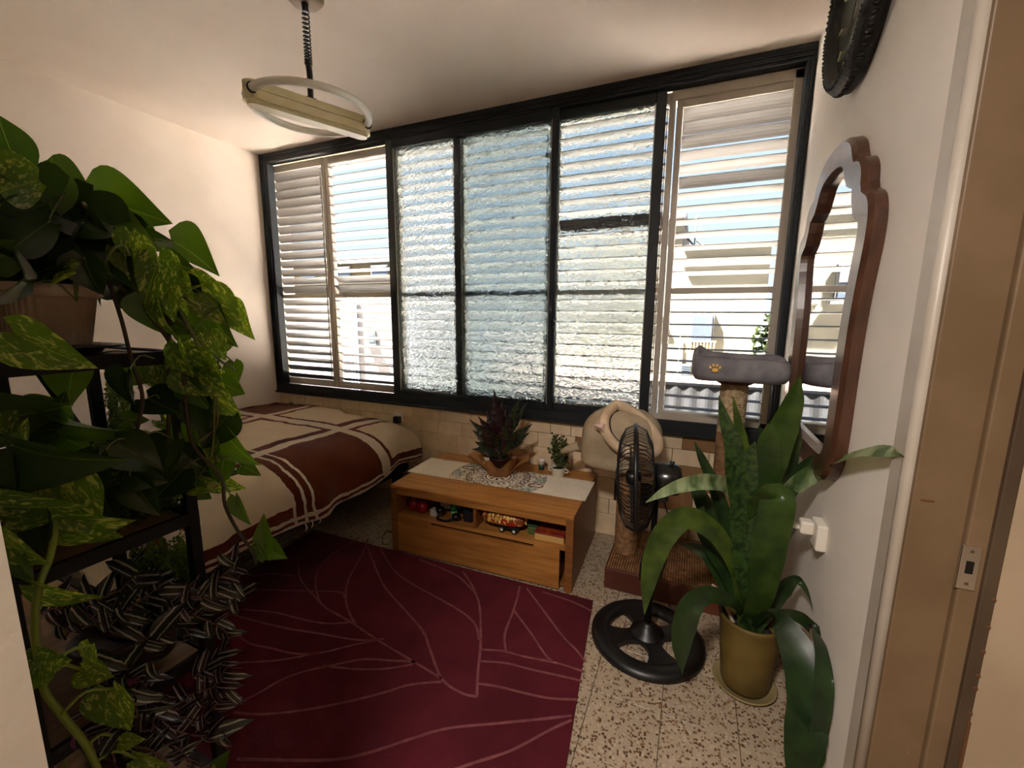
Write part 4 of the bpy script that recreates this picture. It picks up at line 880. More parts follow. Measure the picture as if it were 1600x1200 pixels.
LR = random.Random(21)
def leafmat(name, g, d, v=None, tr=.35, sc=9, vth=.56, rough=.33):
    """green leaf with darker mottling, a pale midrib and, if v is given, cream-yellow marbling"""
    M = bpy.data.materials.new(name); M.use_nodes = True; n = M.node_tree; b = n.nodes['Principled BSDF']; L = n.links.new
    t = n.nodes.new('ShaderNodeTexCoord'); oi = n.nodes.new('ShaderNodeObjectInfo'); s = n.nodes.new('ShaderNodeSeparateXYZ'); L(t.outputs['Object'], s.inputs[0])
    of = n.nodes.new('ShaderNodeVectorMath'); of.operation = 'MULTIPLY_ADD'; L(oi.outputs['Random'], of.inputs[0]); of.inputs[1].default_value = (40, 17, 5); L(t.outputs['Object'], of.inputs[2])
    mp = n.nodes.new('ShaderNodeMapping'); mp.inputs['Scale'].default_value = (2.2, .9, 1); L(of.outputs[0], mp.inputs[0])
    no = n.nodes.new('ShaderNodeTexNoise'); no.inputs['Scale'].default_value = sc * .6; no.inputs['Detail'].default_value = 4; no.inputs['Distortion'].default_value = 1.2; L(mp.outputs[0], no.inputs['Vector'])
    mx = n.nodes.new('ShaderNodeMix'); mx.data_type = 'RGBA'; mx.inputs[6].default_value = (*g, 1); mx.inputs[7].default_value = (*d, 1); L(oi.outputs['Random'], mx.inputs[0]); c = mx.outputs[2]
    if v:
        mr = n.nodes.new('ShaderNodeMapRange'); mr.inputs[1].default_value = vth - .03; mr.inputs[2].default_value = vth + .09; L(no.outputs[0], mr.inputs[0])
        m2 = n.nodes.new('ShaderNodeMix'); m2.data_type = 'RGBA'; L(mr.outputs[0], m2.inputs[0]); L(c, m2.inputs[6]); m2.inputs[7].default_value = (*v, 1); c = m2.outputs[2]
    ab = n.nodes.new('ShaderNodeMath'); ab.operation = 'ABSOLUTE'; L(s.outputs[0], ab.inputs[0]); rb = n.nodes.new('ShaderNodeMath'); rb.operation = 'LESS_THAN'; rb.inputs[1].default_value = .010; L(ab.outputs[0], rb.inputs[0])
    m3 = n.nodes.new('ShaderNodeMix'); m3.data_type = 'RGBA'; L(rb.outputs[0], m3.inputs[0]); L(c, m3.inputs[6]); m3.inputs[7].default_value = (g[0] * 1.5 + .03, g[1] * 1.4 + .03, g[2] * 1.5, 1); c = m3.outputs[2]
    L(c, b.inputs['Base Color']); b.inputs['Roughness'].default_value = rough
    gm = n.nodes.new('ShaderNodeVectorMath'); gm.operation = 'MULTIPLY'; gm.inputs[1].default_value = (2.6, 2.2, .8); L(c, gm.inputs[0])
    tl = n.nodes.new('ShaderNodeBsdfTranslucent'); L(gm.outputs[0], tl.inputs[0]); ms = n.nodes.new('ShaderNodeMixShader'); ms.inputs[0].default_value = tr
    L(b.outputs[0], ms.inputs[1]); L(tl.outputs[0], ms.inputs[2]); L(ms.outputs[0], n.nodes['Material Output'].inputs[0]); return M
LG = leafmat('pothos leaf', rgb(84, 118, 38), rgb(60, 94, 30), tr=.4, rough=.26); LV = leafmat('marbled pothos leaf', rgb(104, 136, 46), rgb(80, 116, 38), rgb(178, 192, 104), vth=.55, tr=.42, rough=.25); LDK = leafmat('dark pothos leaf', rgb(46, 70, 28), rgb(34, 56, 22), tr=.25, rough=.27)
stemm = mat('vine stem', rgb(104, 124, 52), .5, rgb(84, 84, 40), 20); stemd = mat('old vine stem', rgb(70, 58, 36), .7, rgb(50, 44, 28), 20)
def heart(fold, curl, droop, wid=.5, nu=8, nt_=13, lobe=.16, pt=.95, wv=0, ex=.5):
    V = []; F = []
    for i in range(nt_ + 1):
        t = i / nt_; w_ = wid * 1.06 * (math.sin(PI * min(1, t ** ex)) ** pt) if 0 < t < 1 else 0
        if i == 0: w_ = wid * .34
        for u in range(nu + 1):
            x = (u / nu - .5) * 2; y = t - lobe * (1 - t) ** 5 * abs(x) ** 1.2 * 1.2
            V.append((x * w_, y, abs(x) * w_ * fold + curl * x * x * w_ - droop * t * t + wv * math.sin(t * 9 + x * 2) * abs(x)))
    for i in range(nt_):
        for u in range(nu): a = i * (nu + 1) + u; F.append((a, a + 1, a + nu + 2, a + nu + 1))
    return V, [], F
def lmeshes(m, shapes):
    out = []
    for sh_ in shapes:
        me = bpy.data.meshes.new('leaf'); me.from_pydata(*heart(*sh_)); me.materials.append(m)
        for p_ in me.polygons: p_.use_smooth = True
        out.append(me)
    return out
HS = [(.25, .1, .12, .46), (.45, -.2, .25, .42), (.15, .3, .05, .50), (.7, -.3, .35, .40), (.35, .2, .5, .44)]
MG, MV, MD = lmeshes(LG, HS), lmeshes(LV, HS), lmeshes(LDK, HS)
def leafmtx(base, d, n_, L_):
    d = d.normalized(); x = d.cross(n_); x = x.normalized() if x.length > 1e-4 else d.orthogonal().normalized(); n_ = x.cross(d)
    M = Matrix((x * L_, d * L_, n_ * L_)).transposed().to_4x4(); M.translation = base; return M
def pleaf(root, u, v, lpx, ang, kind='g', x=-1.05, tilt=.2, roll=0, shp=None, ym=None, w_=1.0):
    """one heart leaf: centre at pixel (u,v) on the plane x, tip pointing at ang degrees in the picture (90 = down)"""
    P = onx(u, v, x) if ym is None else ony(u, v, ym); dep = (P - CP).dot(CF); L_ = lpx * dep / FPX; a = math.radians(ang)
    d = (CR * math.cos(a) - CU * math.sin(a) + CF * tilt).normalized(); nr = -CF + CU * .25; nr = Matrix.Rotation(math.radians(roll), 3, d) @ nr
    base = P - d * L_ * .45; M = leafmtx(base, d, nr, L_)
    if w_ != 1: M = M @ Matrix.Diagonal((w_, 1, 1, 1))
    src = {'g': MG, 'v': MV, 'd': MD}[kind]; k = shp if shp is not None else LR.randrange(len(src))
    return use('leaf', src[k], root, mw=root.matrix_basis.inverted() @ M), base
def vine(root, pts, r=.0035, m=None, name='vine'): return kid(root, name, tb(smooth_pts(pts, 5), r, 6), m or stemm)
def stem_to(bm, hub, base, r=.002): mid = hub.lerp(base, .5) + Vector((0, 0, .02)); tube(bm, smooth_pts([hub, mid, base], 3), r, 5)

# --- golden pothos in the ribbed trough on the top board
PX, PY_ = -1.44, .43
po = empty('pothos', (PX, PY_, 1.326)); tag(po, 'large trailing pothos in a ribbed terracotta trough on the top board', 'potted plant')
def trough(hx, hy, h, ribs, dep, z0, flare=.12, th=.008):
    bm = bmesh.new(); N = 240; rings = []
    def ringf(k, z, rib): return [bm.verts.new(rrect(2 * PI * i / N, hx * k + rib * math.sin(ribs * 2 * PI * i / N), hy * k + rib * math.sin(ribs * 2 * PI * i / N), 5) + Vector((0, 0, z))) for i in range(N)]
    for k, z, rb in ((.86, z0, 0), (.88, z0 + .006, dep), (.98, z0 + h * .78, dep), (1.0, z0 + h * .80, 0), (1.06, z0 + h * .82, 0), (1.07, z0 + h, 0), (.97, z0 + h, 0), (.90, z0 + h * .7, 0)): rings.append(ringf(k, z, rb))
    for a, b in zip(rings, rings[1:]):
        for i in range(N): f = bm.faces.new((a[i], a[(i + 1) % N], b[(i + 1) % N], b[i])); f.smooth = True
    bm.faces.new(rings[0][::-1]); return bm
link('trough', trough(.285, .085, .125, 60, .0022, .014), mat('terracotta plastic', rgb(190, 168, 148), .7, rgb(170, 148, 128), 8), po)
link('tray', trough(.305, .105, .016, 1, 0, .0), blackp, po)
link('soil', prism([(q.x, q.y) for q in [rrect(2 * PI * i / 40, .26, .078, 5) for i in range(40)]], .09, .108, 'z'), soil, po)
hub = Vector((PX, PY_, 1.44)); sb = bmesh.new()
big = [(12,225,85,-105,'g',-1.12),(28,250,60,-125,'v',-1.13),(22,262,70,20,'g',-1.15),(77,286,88,-98,'g',-1.16),(108,292,80,30,'g',-1.2),(190,322,118,18,'g',-1.18),(180,352,95,25,'g',-1.12),(30,290,80,170,'v',-1.1),(60,318,100,160,'d',-1.1),(125,335,100,200,'d',-1.12),(150,372,90,50,'d',-1.1),(100,380,95,120,'d',-1.12),(40,370,100,150,'d',-1.12),(70,420,95,170,'d',-1.1),(24,430,95,200,'d',-1.12),(139,432,62,95,'d',-1.04),(90,432,60,165,'v',-1.05),(170,400,70,60,'d',-1.08),(200,385,48,100,'v',-1.04),(220,412,75,60,'v',-1.05),(236,438,72,110,'v',-1.04),(195,422,60,80,'d',-1.06),(292,386,80,22,'g',-1.18),(238,370,40,-20,'g',-1.15),(281,415,48,20,'g',-1.14),(313,443,50,-10,'v',-1.08),(262,428,60,70,'v',-1.08),(345,482,72,45,'v',-1.05),(335,505,75,60,'g',-1.08),(372,500,55,75,'v',-1.04),(253,500,66,95,'v',-1.06),(232,494,60,100,'g',-1.1),(284,512,38,10,'g',-1.08),(338,540,44,60,'v',-1.04),(312,470,50,150,'g',-1.1),(300,455,40,60,'d',-1.1),(282,452,50,30,'v',-1.06),(262,465,60,80,'v',-1.05),(245,460,55,120,'d',-1.1),
 (72,548,100,40,'v',-1.02),(105,596,76,105,'g',-1.25),(222,580,62,10,'g',-1.15),(252,594,60,85,'v',-1.12),(196,612,72,110,'d',-1.05),(285,565,60,80,'v',-1.04),(322,592,75,40,'v',-1.03),(300,612,62,60,'g',-1.05),(334,596,60,60,'v',-1.02),(367,581,32,80,'g',-1.05),(362,606,38,30,'g',-1.08),(348,632,55,50,'v',-1.03),(252,632,60,20,'d',-1.08),(210,656,34,0,'g',-1.15),(338,672,62,120,'d',-1.05),(315,650,55,70,'d',-1.05),(367,704,66,65,'g',-1.02),(390,734,30,20,'g',-1.02),(329,706,60,70,'v',-1.06),(346,732,58,110,'g',-1.1),(322,760,42,-5,'v',-1.08),(310,770,40,60,'g',-1.1),(380,797,50,60,'g',-1.0,.5),(413,836,64,-108,'g',-1.0,.5),(426,862,48,22,'g',-.99,.7),(404,866,30,90,'v',-1.0),
 (215,712,70,40,'d',-1.06),(260,718,72,100,'d',-1.07),(300,722,55,60,'d',-1.07),(153,744,75,100,'d',-1.08),(227,748,50,10,'d',-1.06),(225,780,60,60,'d',-1.06),(265,755,60,130,'d',-1.08),(300,690,55,95,'g',-1.08)]
anch = [onx(u, v, x_) for u, v, x_ in ((205,440,-1.1),(262,460,-1.1),(300,520,-1.06),(325,560,-1.05),(336,610,-1.05),(338,660,-1.05),(345,720,-1.04),(370,790,-1.01),(395,850,-1.0),(240,560,-1.1),(262,640,-1.08),(215,690,-1.08),(120,470,-1.1),(60,420,-1.15),(160,420,-1.15),(110,390,-1.2),(60,560,-1.05),(282,560,-1.06))]
for (u, v, l, a_, k, x_, *ww) in big:
    o, base = pleaf(po, u, v, l, a_, k, x_, LR.uniform(-.25, .35), LR.uniform(-28, 28), w_=ww[0] if ww else 1); h = min(anch, key=lambda q: (q - base).length + (.03 if q.z > base.z + .15 else 0)); stem_to(sb, h, base, .0018)
for i in range(90):                                    # the crown behind the outer leaves
    r1 = LR.random()
    if i < 62: u = LR.uniform(-20, 215); v = LR.uniform(290 + u * .28, 455)
    elif i < 76: t = LR.random(); u = 225 + 110 * t + LR.gauss(0, 22); v = 430 + 150 * t + LR.gauss(0, 26)
    else: t = LR.random(); u = 250 + 95 * t + LR.gauss(0, 16); v = 560 + 210 * t + LR.gauss(0, 12)
    lng = LR.uniform(45, 85) if i < 62 else LR.uniform(32, 52)
    o, base = pleaf(po, u, v, lng, LR.uniform(-30, 200) if i < 62 else LR.uniform(10, 150), LR.choice('dddg') if i < 62 else LR.choice('gvvd'), -1.14 - LR.random() * .22, LR.uniform(-.5, .5), LR.uniform(-50, 50))
    if i < 62: stem_to(sb, hub + Vector((LR.uniform(-.1, .2), LR.uniform(-.05, .05), 0)), base, .0016)
    else: stem_to(sb, min(anch, key=lambda q: (q - base).length), base, .0016)
o = kid(po, 'leaf_stalks', sb, stemm); o['kind'] = 'stuff'
A = lambda L_: [onx(u, v, x_) for u, v, x_ in L_]
for pts, r, m_ in ((A([(190,430,-1.16),(215,452,-1.12),(262,460,-1.08),(300,520,-1.05),(322,570,-1.04),(336,620,-1.04),(338,665,-1.04),(310,690,-1.04)]), .004, stemm), (A([(180,440,-1.15),(240,500,-1.1),(283,570,-1.06),(292,650,-1.06),(305,700,-1.04),(345,745,-1.03),(352,790,-1.01),(372,830,-1.0),(395,862,-.99),(400,880,-.99)]), .0042, stemd),
     (A([(170,440,-1.15),(190,500,-1.1),(205,560,-1.08),(222,615,-1.07),(218,655,-1.07),(205,690,-1.08),(165,740,-1.1)]), .004, stemd), (A([(200,435,-1.15),(285,505,-1.08),(340,560,-1.04),(368,578,-1.04)]), .003, stemm),
     (A([(262,470,-1.12),(265,560,-1.1),(264,640,-1.08),(262,700,-1.08)]), .0045, stemd), (A([(345,540,-1.05),(336,600,-1.04),(334,680,-1.03),(330,715,-1.03)]), .0028, stemm), (A([(160,432,-1.1),(165,408,-1.05),(178,388,-1.03),(195,385,-1.03),(203,400,-1.03)]), .003, stemm)):
    vine(po, pts, r, m_)

# --- second pothos with big leaves on the middle board
p2 = empty('pothos', (-1.42, .40, .928)); tag(p2, 'pothos with one very large glossy leaf in a dark red pot on the middle board', 'potted plant')
link('pot', lathe([(.055, 0), (.075, .115), (.082, .118), (.082, .13), (.072, .13), (.066, .10), (0, .10)], 32), mat('dark red pot', rgb(74, 22, 18), .5), p2); p2.location = (-1.24, .355, .9285)
sb = bmesh.new(); hub = Vector((-1.24, .355, 1.03))
for (u, v, l, a_, k, x_, rl, sh_, ww) in [(80,722,128,28,'d',-1.02,38,4,1.0),(25,650,110,-12,'g',-1.2,20,1,.9),(70,640,60,-20,'g',-1.25,0,0,1),(88,650,70,-75,'g',-1.2,50,3,.8),(138,672,118,30,'g',-1.12,60,3,.6),(60,672,80,180,'g',-1.2,10,0,1),(110,690,70,30,'g',-1.2,0,2,1),(20,690,80,120,'v',-1.15,0,1,1),(48,796,110,10,'v',-1.04,30,1,.8),(118,792,100,60,'v',-1.04,-20,0,1),(128,822,110,12,'v',-1.03,40,1,.8),(60,830,80,100,'d',-1.06,0,0,1),(25,862,80,50,'v',-1.0,20,1,1),(30,890,70,95,'g',-1.02,0,3,1),(92,930,92,28,'v',-.99,35,1,.7),(130,760,70,60,'d',-1.1,0,0,1),(10,750,80,100,'d',-1.1,0,0,1),(165,790,60,80,'d',-1.12,0,1,1),(150,830,60,30,'v',-1.05,10,1,.9)]:
    o, base = pleaf(p2, u, v, l, a_, k, x_, .1, rl, sh_, None, ww); stem_to(sb, hub + Vector((LR.uniform(-.03, .03), LR.uniform(-.03, .03), 0)), base, .0022)
o = kid(p2, 'leaf_stalks', sb, stemm); o['kind'] = 'stuff'
vine(p2, A([(70,760,-1.1),(85,820,-1.04),(78,870,-1.02),(60,920,-1.0),(55,985,-.98),(66,1070,-.97),(95,1115,-.96),(135,1165,-.95),(158,1215,-.95)]), .0055, mat('yellow green stem', rgb(120, 138, 44), .5))
for (u, v, l, a_, k, sh_, hx) in [(74,1042,62,-15,'v',2,(66,1070)),(62,1058,46,100,'v',0,(66,1070)),(142,1030,52,100,'v',1,(68,1064)),(150,1052,44,20,'v',0,(68,1064)),(184,1110,82,80,'v',0,(95,1117)),(205,1158,30,10,'v',1,(135,1165)),(236,1190,50,20,'v',2,(150,1190)),(345,1192,30,-60,'g',1,(330,1210))]:
    o, base = pleaf(p2, u, v, l, a_, k, -.95, .1, LR.uniform(-20, 20), sh_); sb = bmesh.new(); stem_to(sb, onx(*hx, -.955), base, .003); kid(p2, 'leaf_stalk', sb, MATS['yellow green stem'])

# --- fine-leaved creepers (nobody could count these leaves)
finem = mat('fine creeper green', rgb(104, 132, 52), .5, rgb(70, 100, 36), 30, trans=.35)
def creeper(name, label, potc, pr0, ph, zones, seed, n):
    root = empty(name, potc); tag(root, label, 'potted plant'); rr = random.Random(seed)
    link('pot', lathe([(pr0 * .75, 0), (pr0, ph), (pr0 * 1.05, ph), (pr0 * .92, ph), (pr0 * .9, ph * .85), (0, ph * .85)], 28), mat('brown plastic pot', rgb(70, 44, 32), .6), root)
    V = []; F = []; st = bmesh.new()
    for (u0, v0, u1, v1, x_, k, hang) in zones:
        for i in range(k):
            u = rr.uniform(u0, u1); v = rr.uniform(v0, v1); top = onx(u, v, x_ - rr.random() * .10); ln = rr.uniform(.04, .11) * hang; bot = top + Vector((rr.gauss(0, .012), rr.gauss(0, .012), -ln)); tube(st, [top, top.lerp(bot, .5) + Vector((rr.gauss(0, .004), 0, 0)), bot], .0006, 3, cap=False)
            for j in range(n):
                q = top.lerp(bot, j / n); d = Vector((rr.gauss(0, 1), rr.gauss(0, 1), rr.gauss(0, .7))).normalized() * .0085; s = d.orthogonal().normalized() * .0034; m0 = len(V); V += [q, q + d * .5 + s, q + d, q + d * .5 - s]; F.append((m0, m0 + 1, m0 + 2, m0 + 3))
    o = link('foliage', (V, [], F), finem, root); o.matrix_parent_inverse = root.matrix_basis.inverted(); o['kind'] = 'stuff'
    o = kid(root, 'trailing_stems', st, finem); o['kind'] = 'stuff'
    return root
creeper('creeping_plant', 'fine-leaved light green creeper on the middle board beside the big-leaved pothos', (-1.28, .50, .9285), .07, .08, [(160, 695, 300, 800, -1.16, 330, .8), (150, 680, 250, 720, -1.2, 60, .6), (165, 570, 200, 680, -1.42, 110, 1.0)], 3, 16)
creeper('creeping_plant', 'fine-leaved green creeper hanging on the third board behind the front post', (-1.22, .52, .556), .07, .09, [(205, 850, 305, 900, -1.16, 190, 1.1), (225, 835, 300, 870, -1.14, 90, 1.2)], 6, 16)

# --- silver inch plants (striped leaves) on the third and bottom boards
def zebra(name, g, s_, back):
    M = bpy.data.materials.new(name); M.use_nodes = True; n = M.node_tree; b = n.nodes['Principled BSDF']; L = n.links.new
    t = n.nodes.new('ShaderNodeTexCoord'); s = n.nodes.new('ShaderNodeSeparateXYZ'); L(t.outputs['Object'], s.inputs[0]); ab = n.nodes.new('ShaderNodeMath'); ab.operation = 'ABSOLUTE'; L(s.outputs[0], ab.inputs[0])
    no = n.nodes.new('ShaderNodeTexNoise'); no.inputs['Scale'].default_value = 6; L(t.outputs['Object'], no.inputs['Vector']); ad = n.nodes.new('ShaderNodeMath'); ad.operation = 'MULTIPLY_ADD'; ad.inputs[1].default_value = .05; L(no.outputs[0], ad.inputs[0]); L(ab.outputs[0], ad.inputs[2])
    c = n.nodes.new('ShaderNodeValToRGB'); c.color_ramp.interpolation = 'CONSTANT'; L(ad.outputs[0], c.inputs[0]); E = c.color_ramp.elements; E[0].color = (*g, 1); E[1].position = .095; E[1].color = (*s_, 1); x = E.new(.140); x.color = (*g, 1)
    ge = n.nodes.new('ShaderNodeNewGeometry'); mx = n.nodes.new('ShaderNodeMix'); mx.data_type = 'RGBA'; L(ge.outputs['Backfacing'], mx.inputs[0]); L(c.outputs[0], mx.inputs[6]); mx.inputs[7].default_value = (*back, 1); L(mx.outputs[2], b.inputs['Base Color']); b.inputs['Roughness'].default_value = .3; return M
ZG = zebra('silver striped leaf', rgb(34, 40, 30), rgb(162, 168, 160), rgb(84, 34, 62)); ZP = zebra('purple striped leaf', rgb(38, 24, 34), rgb(156, 148, 158), rgb(96, 34, 66))
ZS = [(.35, .2, .45, .20, 6, 10, 0, 1.0, 0, .72), (.5, -.2, .75, .19, 6, 10, 0, 1.0, 0, .72), (.3, .3, .25, .22, 6, 10, 0, 1.0, 0, .72)]
MZ, MP = lmeshes(ZG, ZS), lmeshes(ZP, ZS)
def inch(label, potc, zones, seed, explicit=(), potr=.075):
    root = empty('inch_plant', potc); tag(root, label, 'potted plant'); rr = random.Random(seed)
    link('pot', lathe([(potr * .75, 0), (potr, .10), (potr * 1.06, .10), (potr * 1.06, .115), (potr * .92, .115), (potr * .9, .09), (0, .09)], 28), mat('dark plum pot', rgb(48, 26, 28), .55), root)
    st = bmesh.new(); hub = Vector(potc) + Vector((0, 0, .11))
    def put(u, v, l, a, kd, x_, rl):
        P = onx(u, v, x_); L_ = l * (P - CP).dot(CF) / FPX; an = math.radians(a); d = (CR * math.cos(an) - CU * math.sin(an) + CF * rr.uniform(-.3, .3)).normalized(); nr = Matrix.Rotation(math.radians(rl), 3, d) @ (-CF + CU * .5)
        base = P - d * L_ * .5; src = MZ if kd == 'z' else MP; use('leaf', rr.choice(src), root, mw=root.matrix_basis.inverted() @ leafmtx(base, d, nr, L_)); return base
    for e_ in explicit: put(*e_[:4], e_[4], e_[5], rr.uniform(-20, 20))
    for (pts, x_, k, l0, l1, kd) in zones:                      # runners: leaves alternate along them
        P = smooth_pts([onx(u, v, x_ + (dx[0] if dx else 0)) for u, v, *dx in pts], 6); tube(st, P, .0018, 5)
        pix = smooth_pts([(u, v, 0) for u, v, *dx in pts], 6)
        for i in range(k):
            t = (i + rr.random() * .6) / k * (len(pix) - 1.01); q = pix[int(t)].lerp(pix[int(t) + 1], t % 1); dr_ = pix[int(t) + 1] - pix[int(t)]; base_a = math.degrees(math.atan2(dr_.y, dr_.x)); a = base_a + (60 if i % 2 else -60) + rr.gauss(0, 22)
            l = rr.uniform(l0, l1); put(q.x + math.cos(math.radians(a)) * l * .45, q.y + math.sin(math.radians(a)) * l * .45, l, a, kd, x_ + rr.uniform(-.02, .02), rr.uniform(-40, 40))
    kid(root, 'runners', st, mat('purple brown stem', rgb(92, 56, 50), .6)); return root
zA = [([(120,960),(150,940),(190,920),(215,890)], -1.1, 9, 38, 58, 'z'), ([(160,990),(190,960),(230,930),(270,905)], -1.08, 10, 36, 56, 'z'), ([(200,1000),(215,960),(235,930),(250,900)], -1.12, 9, 34, 50, 'z'), ([(270,960),(300,930),(340,905),(370,880)], -1.06, 11, 26, 40, 'p'), ([(280,930),(320,935),(350,930),(378,935)], -1.05, 9, 30, 44, 'z'),
      ([(300,960),(335,975),(350,985),(358,1000)], -1.05, 7, 22, 34, 'z'), ([(100,1000),(120,970),(140,950),(160,930)], -1.14, 8, 40, 56, 'z'), ([(215,1010),(245,985),(290,960),(320,940)], -1.08, 10, 26, 44, 'z'), ([(60,960),(90,950),(130,960),(170,975)], -1.14, 8, 36, 52, 'p'), ([(250,930),(270,950),(285,975),(300,1000)], -1.1, 8, 26, 40, 'z')]
inch('silver striped inch plant spilling over the third board', (-1.20, .45, .556), zA, 12, [(225,905,60,175,'z',-1.06),(240,910,70,160,'z',-1.04),(352,880,36,60,'z',-1.02),(368,884,32,120,'z',-1.02),(372,930,44,60,'z',-1.02),(350,925,44,20,'z',-1.03),(355,976,30,30,'z',-1.02),(130,965,50,70,'z',-1.02),(190,968,48,95,'z',-1.02),(262,970,60,-55,'z',-1.03)])
zB = [([(150,1040),(180,1060),(205,1080),(215,1120)], -.99, 9, 44, 62, 'z'), ([(215,1060),(235,1085),(240,1120),(235,1150)], -1.0, 8, 40, 56, 'p'), ([(300,1060),(320,1045),(340,1035),(352,1030)], -1.04, 8, 24, 34, 'p'), ([(270,1100),(300,1085),(330,1075),(350,1060)], -1.03, 9, 28, 40, 'p'), ([(280,1120),(310,1120),(340,1100),(352,1085)], -1.03, 9, 26, 40, 'p'),
      ([(240,1130),(270,1140),(310,1150),(350,1140)], -1.02, 10, 28, 46, 'p'), ([(180,1150),(200,1165),(230,1170),(260,1190)], -1.0, 9, 34, 50, 'z'), ([(260,1160),(285,1175),(300,1195),(310,1215)], -1.01, 8, 28, 42, 'p'), ([(100,1130),(140,1150),(170,1165),(180,1190)], -1.02, 8, 34, 50, 'p'), ([(215,1090),(250,1100),(280,1110),(300,1130)], -1.04, 9, 28, 42, 'p'), ([(120,1090),(160,1100),(190,1110),(215,1140)], -1.04, 8, 34, 48, 'p')]
inch('purple striped inch plant trailing below the third board at the bottom of the shelf', (-1.23, .42, .163), zB, 14, [(165,1035,62,25,'z',-.97),(205,1030,62,-60,'z',-.98),(240,1012,28,20,'z',-.99),(235,1062,56,90,'z',-.97),(225,1095,60,45,'z',-.96),(190,1070,50,130,'p',-.97),(222,1140,52,100,'p',-.97),(170,1165,54,-60,'z',-.96),(355,1022,34,-15,'z',-1.01),(362,1058,36,5,'z',-1.01),(365,1090,32,40,'z',-1.0),(350,1140,60,-10,'z',-1.0),(335,1038,36,-30,'z',-1.01)], .07)
creeper('creeping_plant', 'small fine-leaved creeper in a brown pot standing behind on the bottom board', (-1.45, .50, .163), .06, .08, [(60, 1120, 200, 1180, -1.4, 30, 1.0)], 9, 14)

# ================================================================ BIG SWORD-LEAVED PLANT by the right wall
bp2 = empty('sword_leaf_plant', (.272, 1.685, 0)); tag(bp2, 'tall plant with long arching sword leaves in an olive pot by the right wall', 'potted plant')
olive = mat('olive glazed pot', rgb(104, 86, 36), .5, rgb(80, 64, 24), 6, .3, 18)
link('pot', lathe([(.078, .012), (.084, .03), (.100, .20), (.106, .285), (.110, .30), (.103, .305), (.098, .29), (.092, .24), (0, .24)], 40), olive, bp2)
link('saucer', lathe([(.085, 0), (.104, .012), (.112, .022), (.107, .024), (.098, .012), (0, .011)], 40), mat('cream saucer', rgb(140, 124, 84), .5), bp2)
link('soil', lathe([(.093, .235), (.05, .25), (0, .25)], 20), soil, bp2)
def gleaf(name, stripe, g, d, sc=5, rough=.3, tr=.25):
    return leafmat(name, g, d, stripe, tr, sc, .60, rough)
SG = mat('sword leaf green', rgb(58, 82, 30), .32, rgb(38, 60, 22), 12, trans=.3); SD = mat('sword leaf dark green', rgb(38, 60, 26), .35, rgb(26, 44, 20), 14, trans=.15)
SSp = mat('speckled sword leaf', rgb(54, 80, 34), .4, rgb(28, 46, 22), 55, trans=.15); SSt = mat('silver striped sword leaf', rgb(60, 88, 40), .28, rgb(150, 168, 128), 7, trans=.2, stretch=(3, 3, 1)); SY = mat('yellow green sword leaf', rgb(78, 100, 36), .3, rgb(48, 70, 26), 10, trans=.35)
def sword(pix, wpx, m, y0=1.69, fold=.3, side=None, seg=4, wav=0):
    pts = []
    for q in pix:
        P = ony(q[0], q[1], q[2] if len(q) > 2 else y0)
        if P.x > .425: P = onx(q[0], q[1], .425)
        pts.append(P)
    if wav == 0 and pix[0][1] > 900 and len(pix[0]) < 3: pts[0] = bp2.location + Vector((R_.uniform(-.03, .03), R_.uniform(-.03, .03), .24))
    dep = (pts[len(pts) // 2] - CP).dot(CF); o = blade('leaf', pts, [w_ * dep / FPX / 2 for w_ in wpx], m, bp2, fold, side, seg)
    for v_ in o.data.vertices:
        if v_.co.x > .432 - 0: v_.co.x = .432
    return o
B0 = (1172, 975)
sword([B0, (1178,850), (1195,760), (1215,690), (1238,630), (1250,586)], [14, 22, 30, 44, 42, 26, 1], SG, 1.66, .22)
sword([B0, (1160,860), (1150,760), (1146,700), (1132,655), (1123,618)], [12, 20, 24, 32, 26, 14, 1], SSp, 1.66, .25)
sword([B0, (1172,860), (1166,760), (1160,700), (1152,655), (1145,618)], [12, 16, 18, 22, 18, 10, 1], SY, 1.70, .2)
sword([B0, (1165,900), (1160,830), (1163,760), (1170,715), (1180,690)], [20, 30, 38, 40, 34, 20, 1], SSp, 1.62, .3)
sword([B0, (1180,870), (1190,790), (1196,730), (1200,690), (1203,662)], [18, 30, 42, 46, 38, 30, 8], SG, 1.64, .3)
sword([B0, (1190,900), (1200,820), (1204,730), (1190,680), (1185,665)], [16, 24, 28, 20, 12, 8, 1], SD, 1.72, .3)
sword([B0, (1185,940,1.60), (1196,880,1.56), (1205,830,1.54), (1213,793,1.53), (1212,778,1.54), (1196,782,1.57), (1178,792,1.60), (1170,812,1.61)], [16, 40, 52, 54, 52, 50, 40, 22, 1], SG, fold=.12)
sword([B0, (1150,900,1.63), (1130,850,1.60), (1105,822,1.57), (1070,808,1.54), (1040,832,1.51), (1022,870,1.49), (1012,915,1.48), (1007,960,1.47)], [10, 16, 26, 32, 36, 38, 34, 22, 1], SY, fold=.2)
sword([B0, (1170,880), (1155,800), (1140,762), (1105,752,1.60), (1065,758,1.55), (1035,770,1.52), (1009,785,1.50)], [10, 14, 18, 22, 26, 22, 14, 1], SSt, fold=.25)
sword([B0, (1150,860), (1130,800), (1112,750), (1096,715), (1085,690)], [12, 20, 22, 18, 12, 1], SD, 1.72, .3)
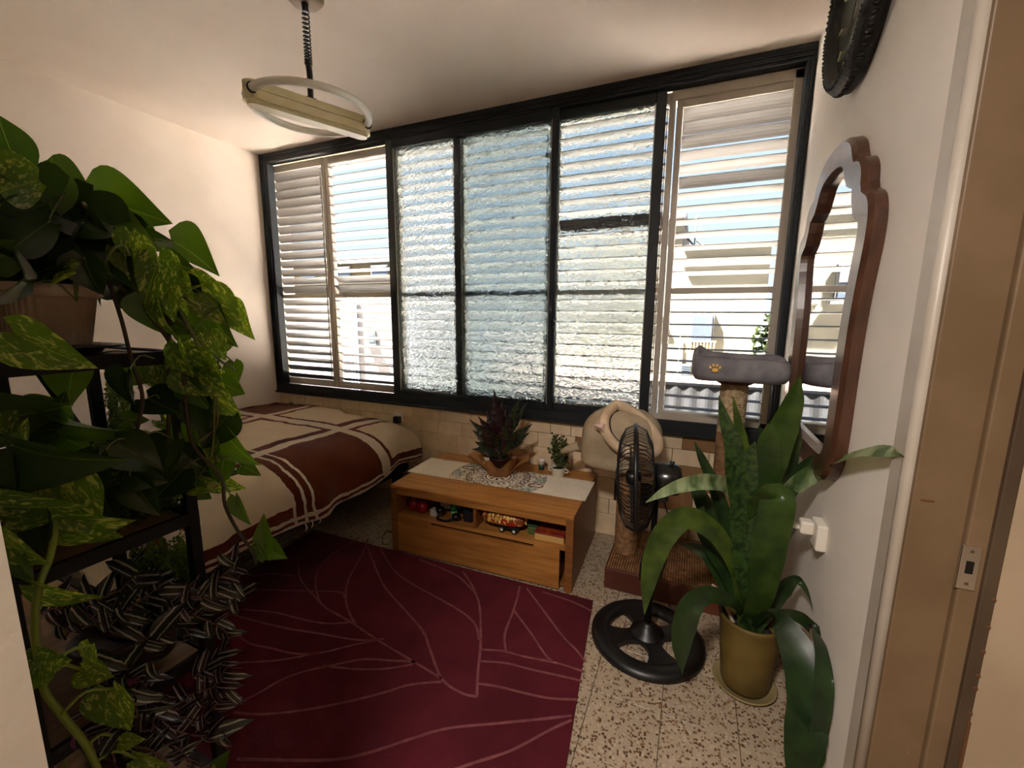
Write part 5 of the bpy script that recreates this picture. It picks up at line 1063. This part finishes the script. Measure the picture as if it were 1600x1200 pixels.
sword([B0, (1150,900), (1128,850), (1105,800), (1088,765), (1070,752)], [12, 26, 32, 28, 20, 1], SD, 1.75, .3)
sword([B0, (1140,900), (1118,860), (1100,825), (1095,800), (1100,790)], [14, 26, 30, 26, 16, 1], SD, 1.70, .3)
sword([B0, (1160,930), (1135,910), (1110,870), (1085,855), (1060,850)], [10, 20, 26, 24, 16, 1], SD, 1.74, .3)
sword([B0, (1155,950,1.62), (1135,936,1.58), (1105,928,1.54), (1080,945,1.50), (1068,980,1.48), (1064,1015,1.47), (1066,1053,1.46)], [8, 14, 22, 30, 36, 36, 26, 1], SD, fold=.2)
sword([B0, (1195,880), (1212,810), (1225,775), (1250,752,1.66), (1290,728,1.62), (1345,706,1.58), (1385,704,1.54), (1413,714,1.50)], [10, 16, 20, 24, 28, 28, 22, 14, 1], SSt, fold=.2)
sword([B0, (1200,870), (1215,800), (1235,760), (1258,728), (1277,708)], [10, 18, 24, 26, 20, 1], SD, 1.68, .3)
sword([B0, (1200,880), (1218,790), (1232,730), (1243,690), (1250,660)], [10, 16, 22, 22, 16, 1], SD, 1.74, .3)
sword([B0, (1195,960,1.60), (1215,965,1.54), (1238,1000,1.48), (1256,1045,1.42), (1262,1090,1.36), (1258,1140,1.30), (1250,1190,1.27), (1240,1225,1.25)], [8, 16, 28, 46, 60, 66, 60, 44, 20], SD, fold=.12)
sword([B0, (1205,960,1.62), (1230,958,1.58), (1262,972,1.53), (1288,1010,1.48), (1298,1060,1.42), (1296,1110,1.36), (1280,1160,1.31), (1262,1215,1.28)], [8, 10, 18, 26, 38, 48, 46, 36, 16], SD, fold=.2)
sword([B0, (1205,950), (1222,920), (1240,905), (1252,912), (1262,930), (1270,952)], [8, 18, 26, 16, 10, 6, 1], SD, 1.68, .4)
sword([B0, (1185,930), (1178,890), (1182,850), (1195,830), (1210,815)], [14, 26, 30, 26, 18, 1], SD, 1.68, .3)
link('dry_stub', tb([(-.055, 0, .25), (-.11, .06, .335), (-.135, .07, .345)], [.008, .007, .006], 8), mat('pale dry stub', rgb(190, 170, 150), .7), bp2)
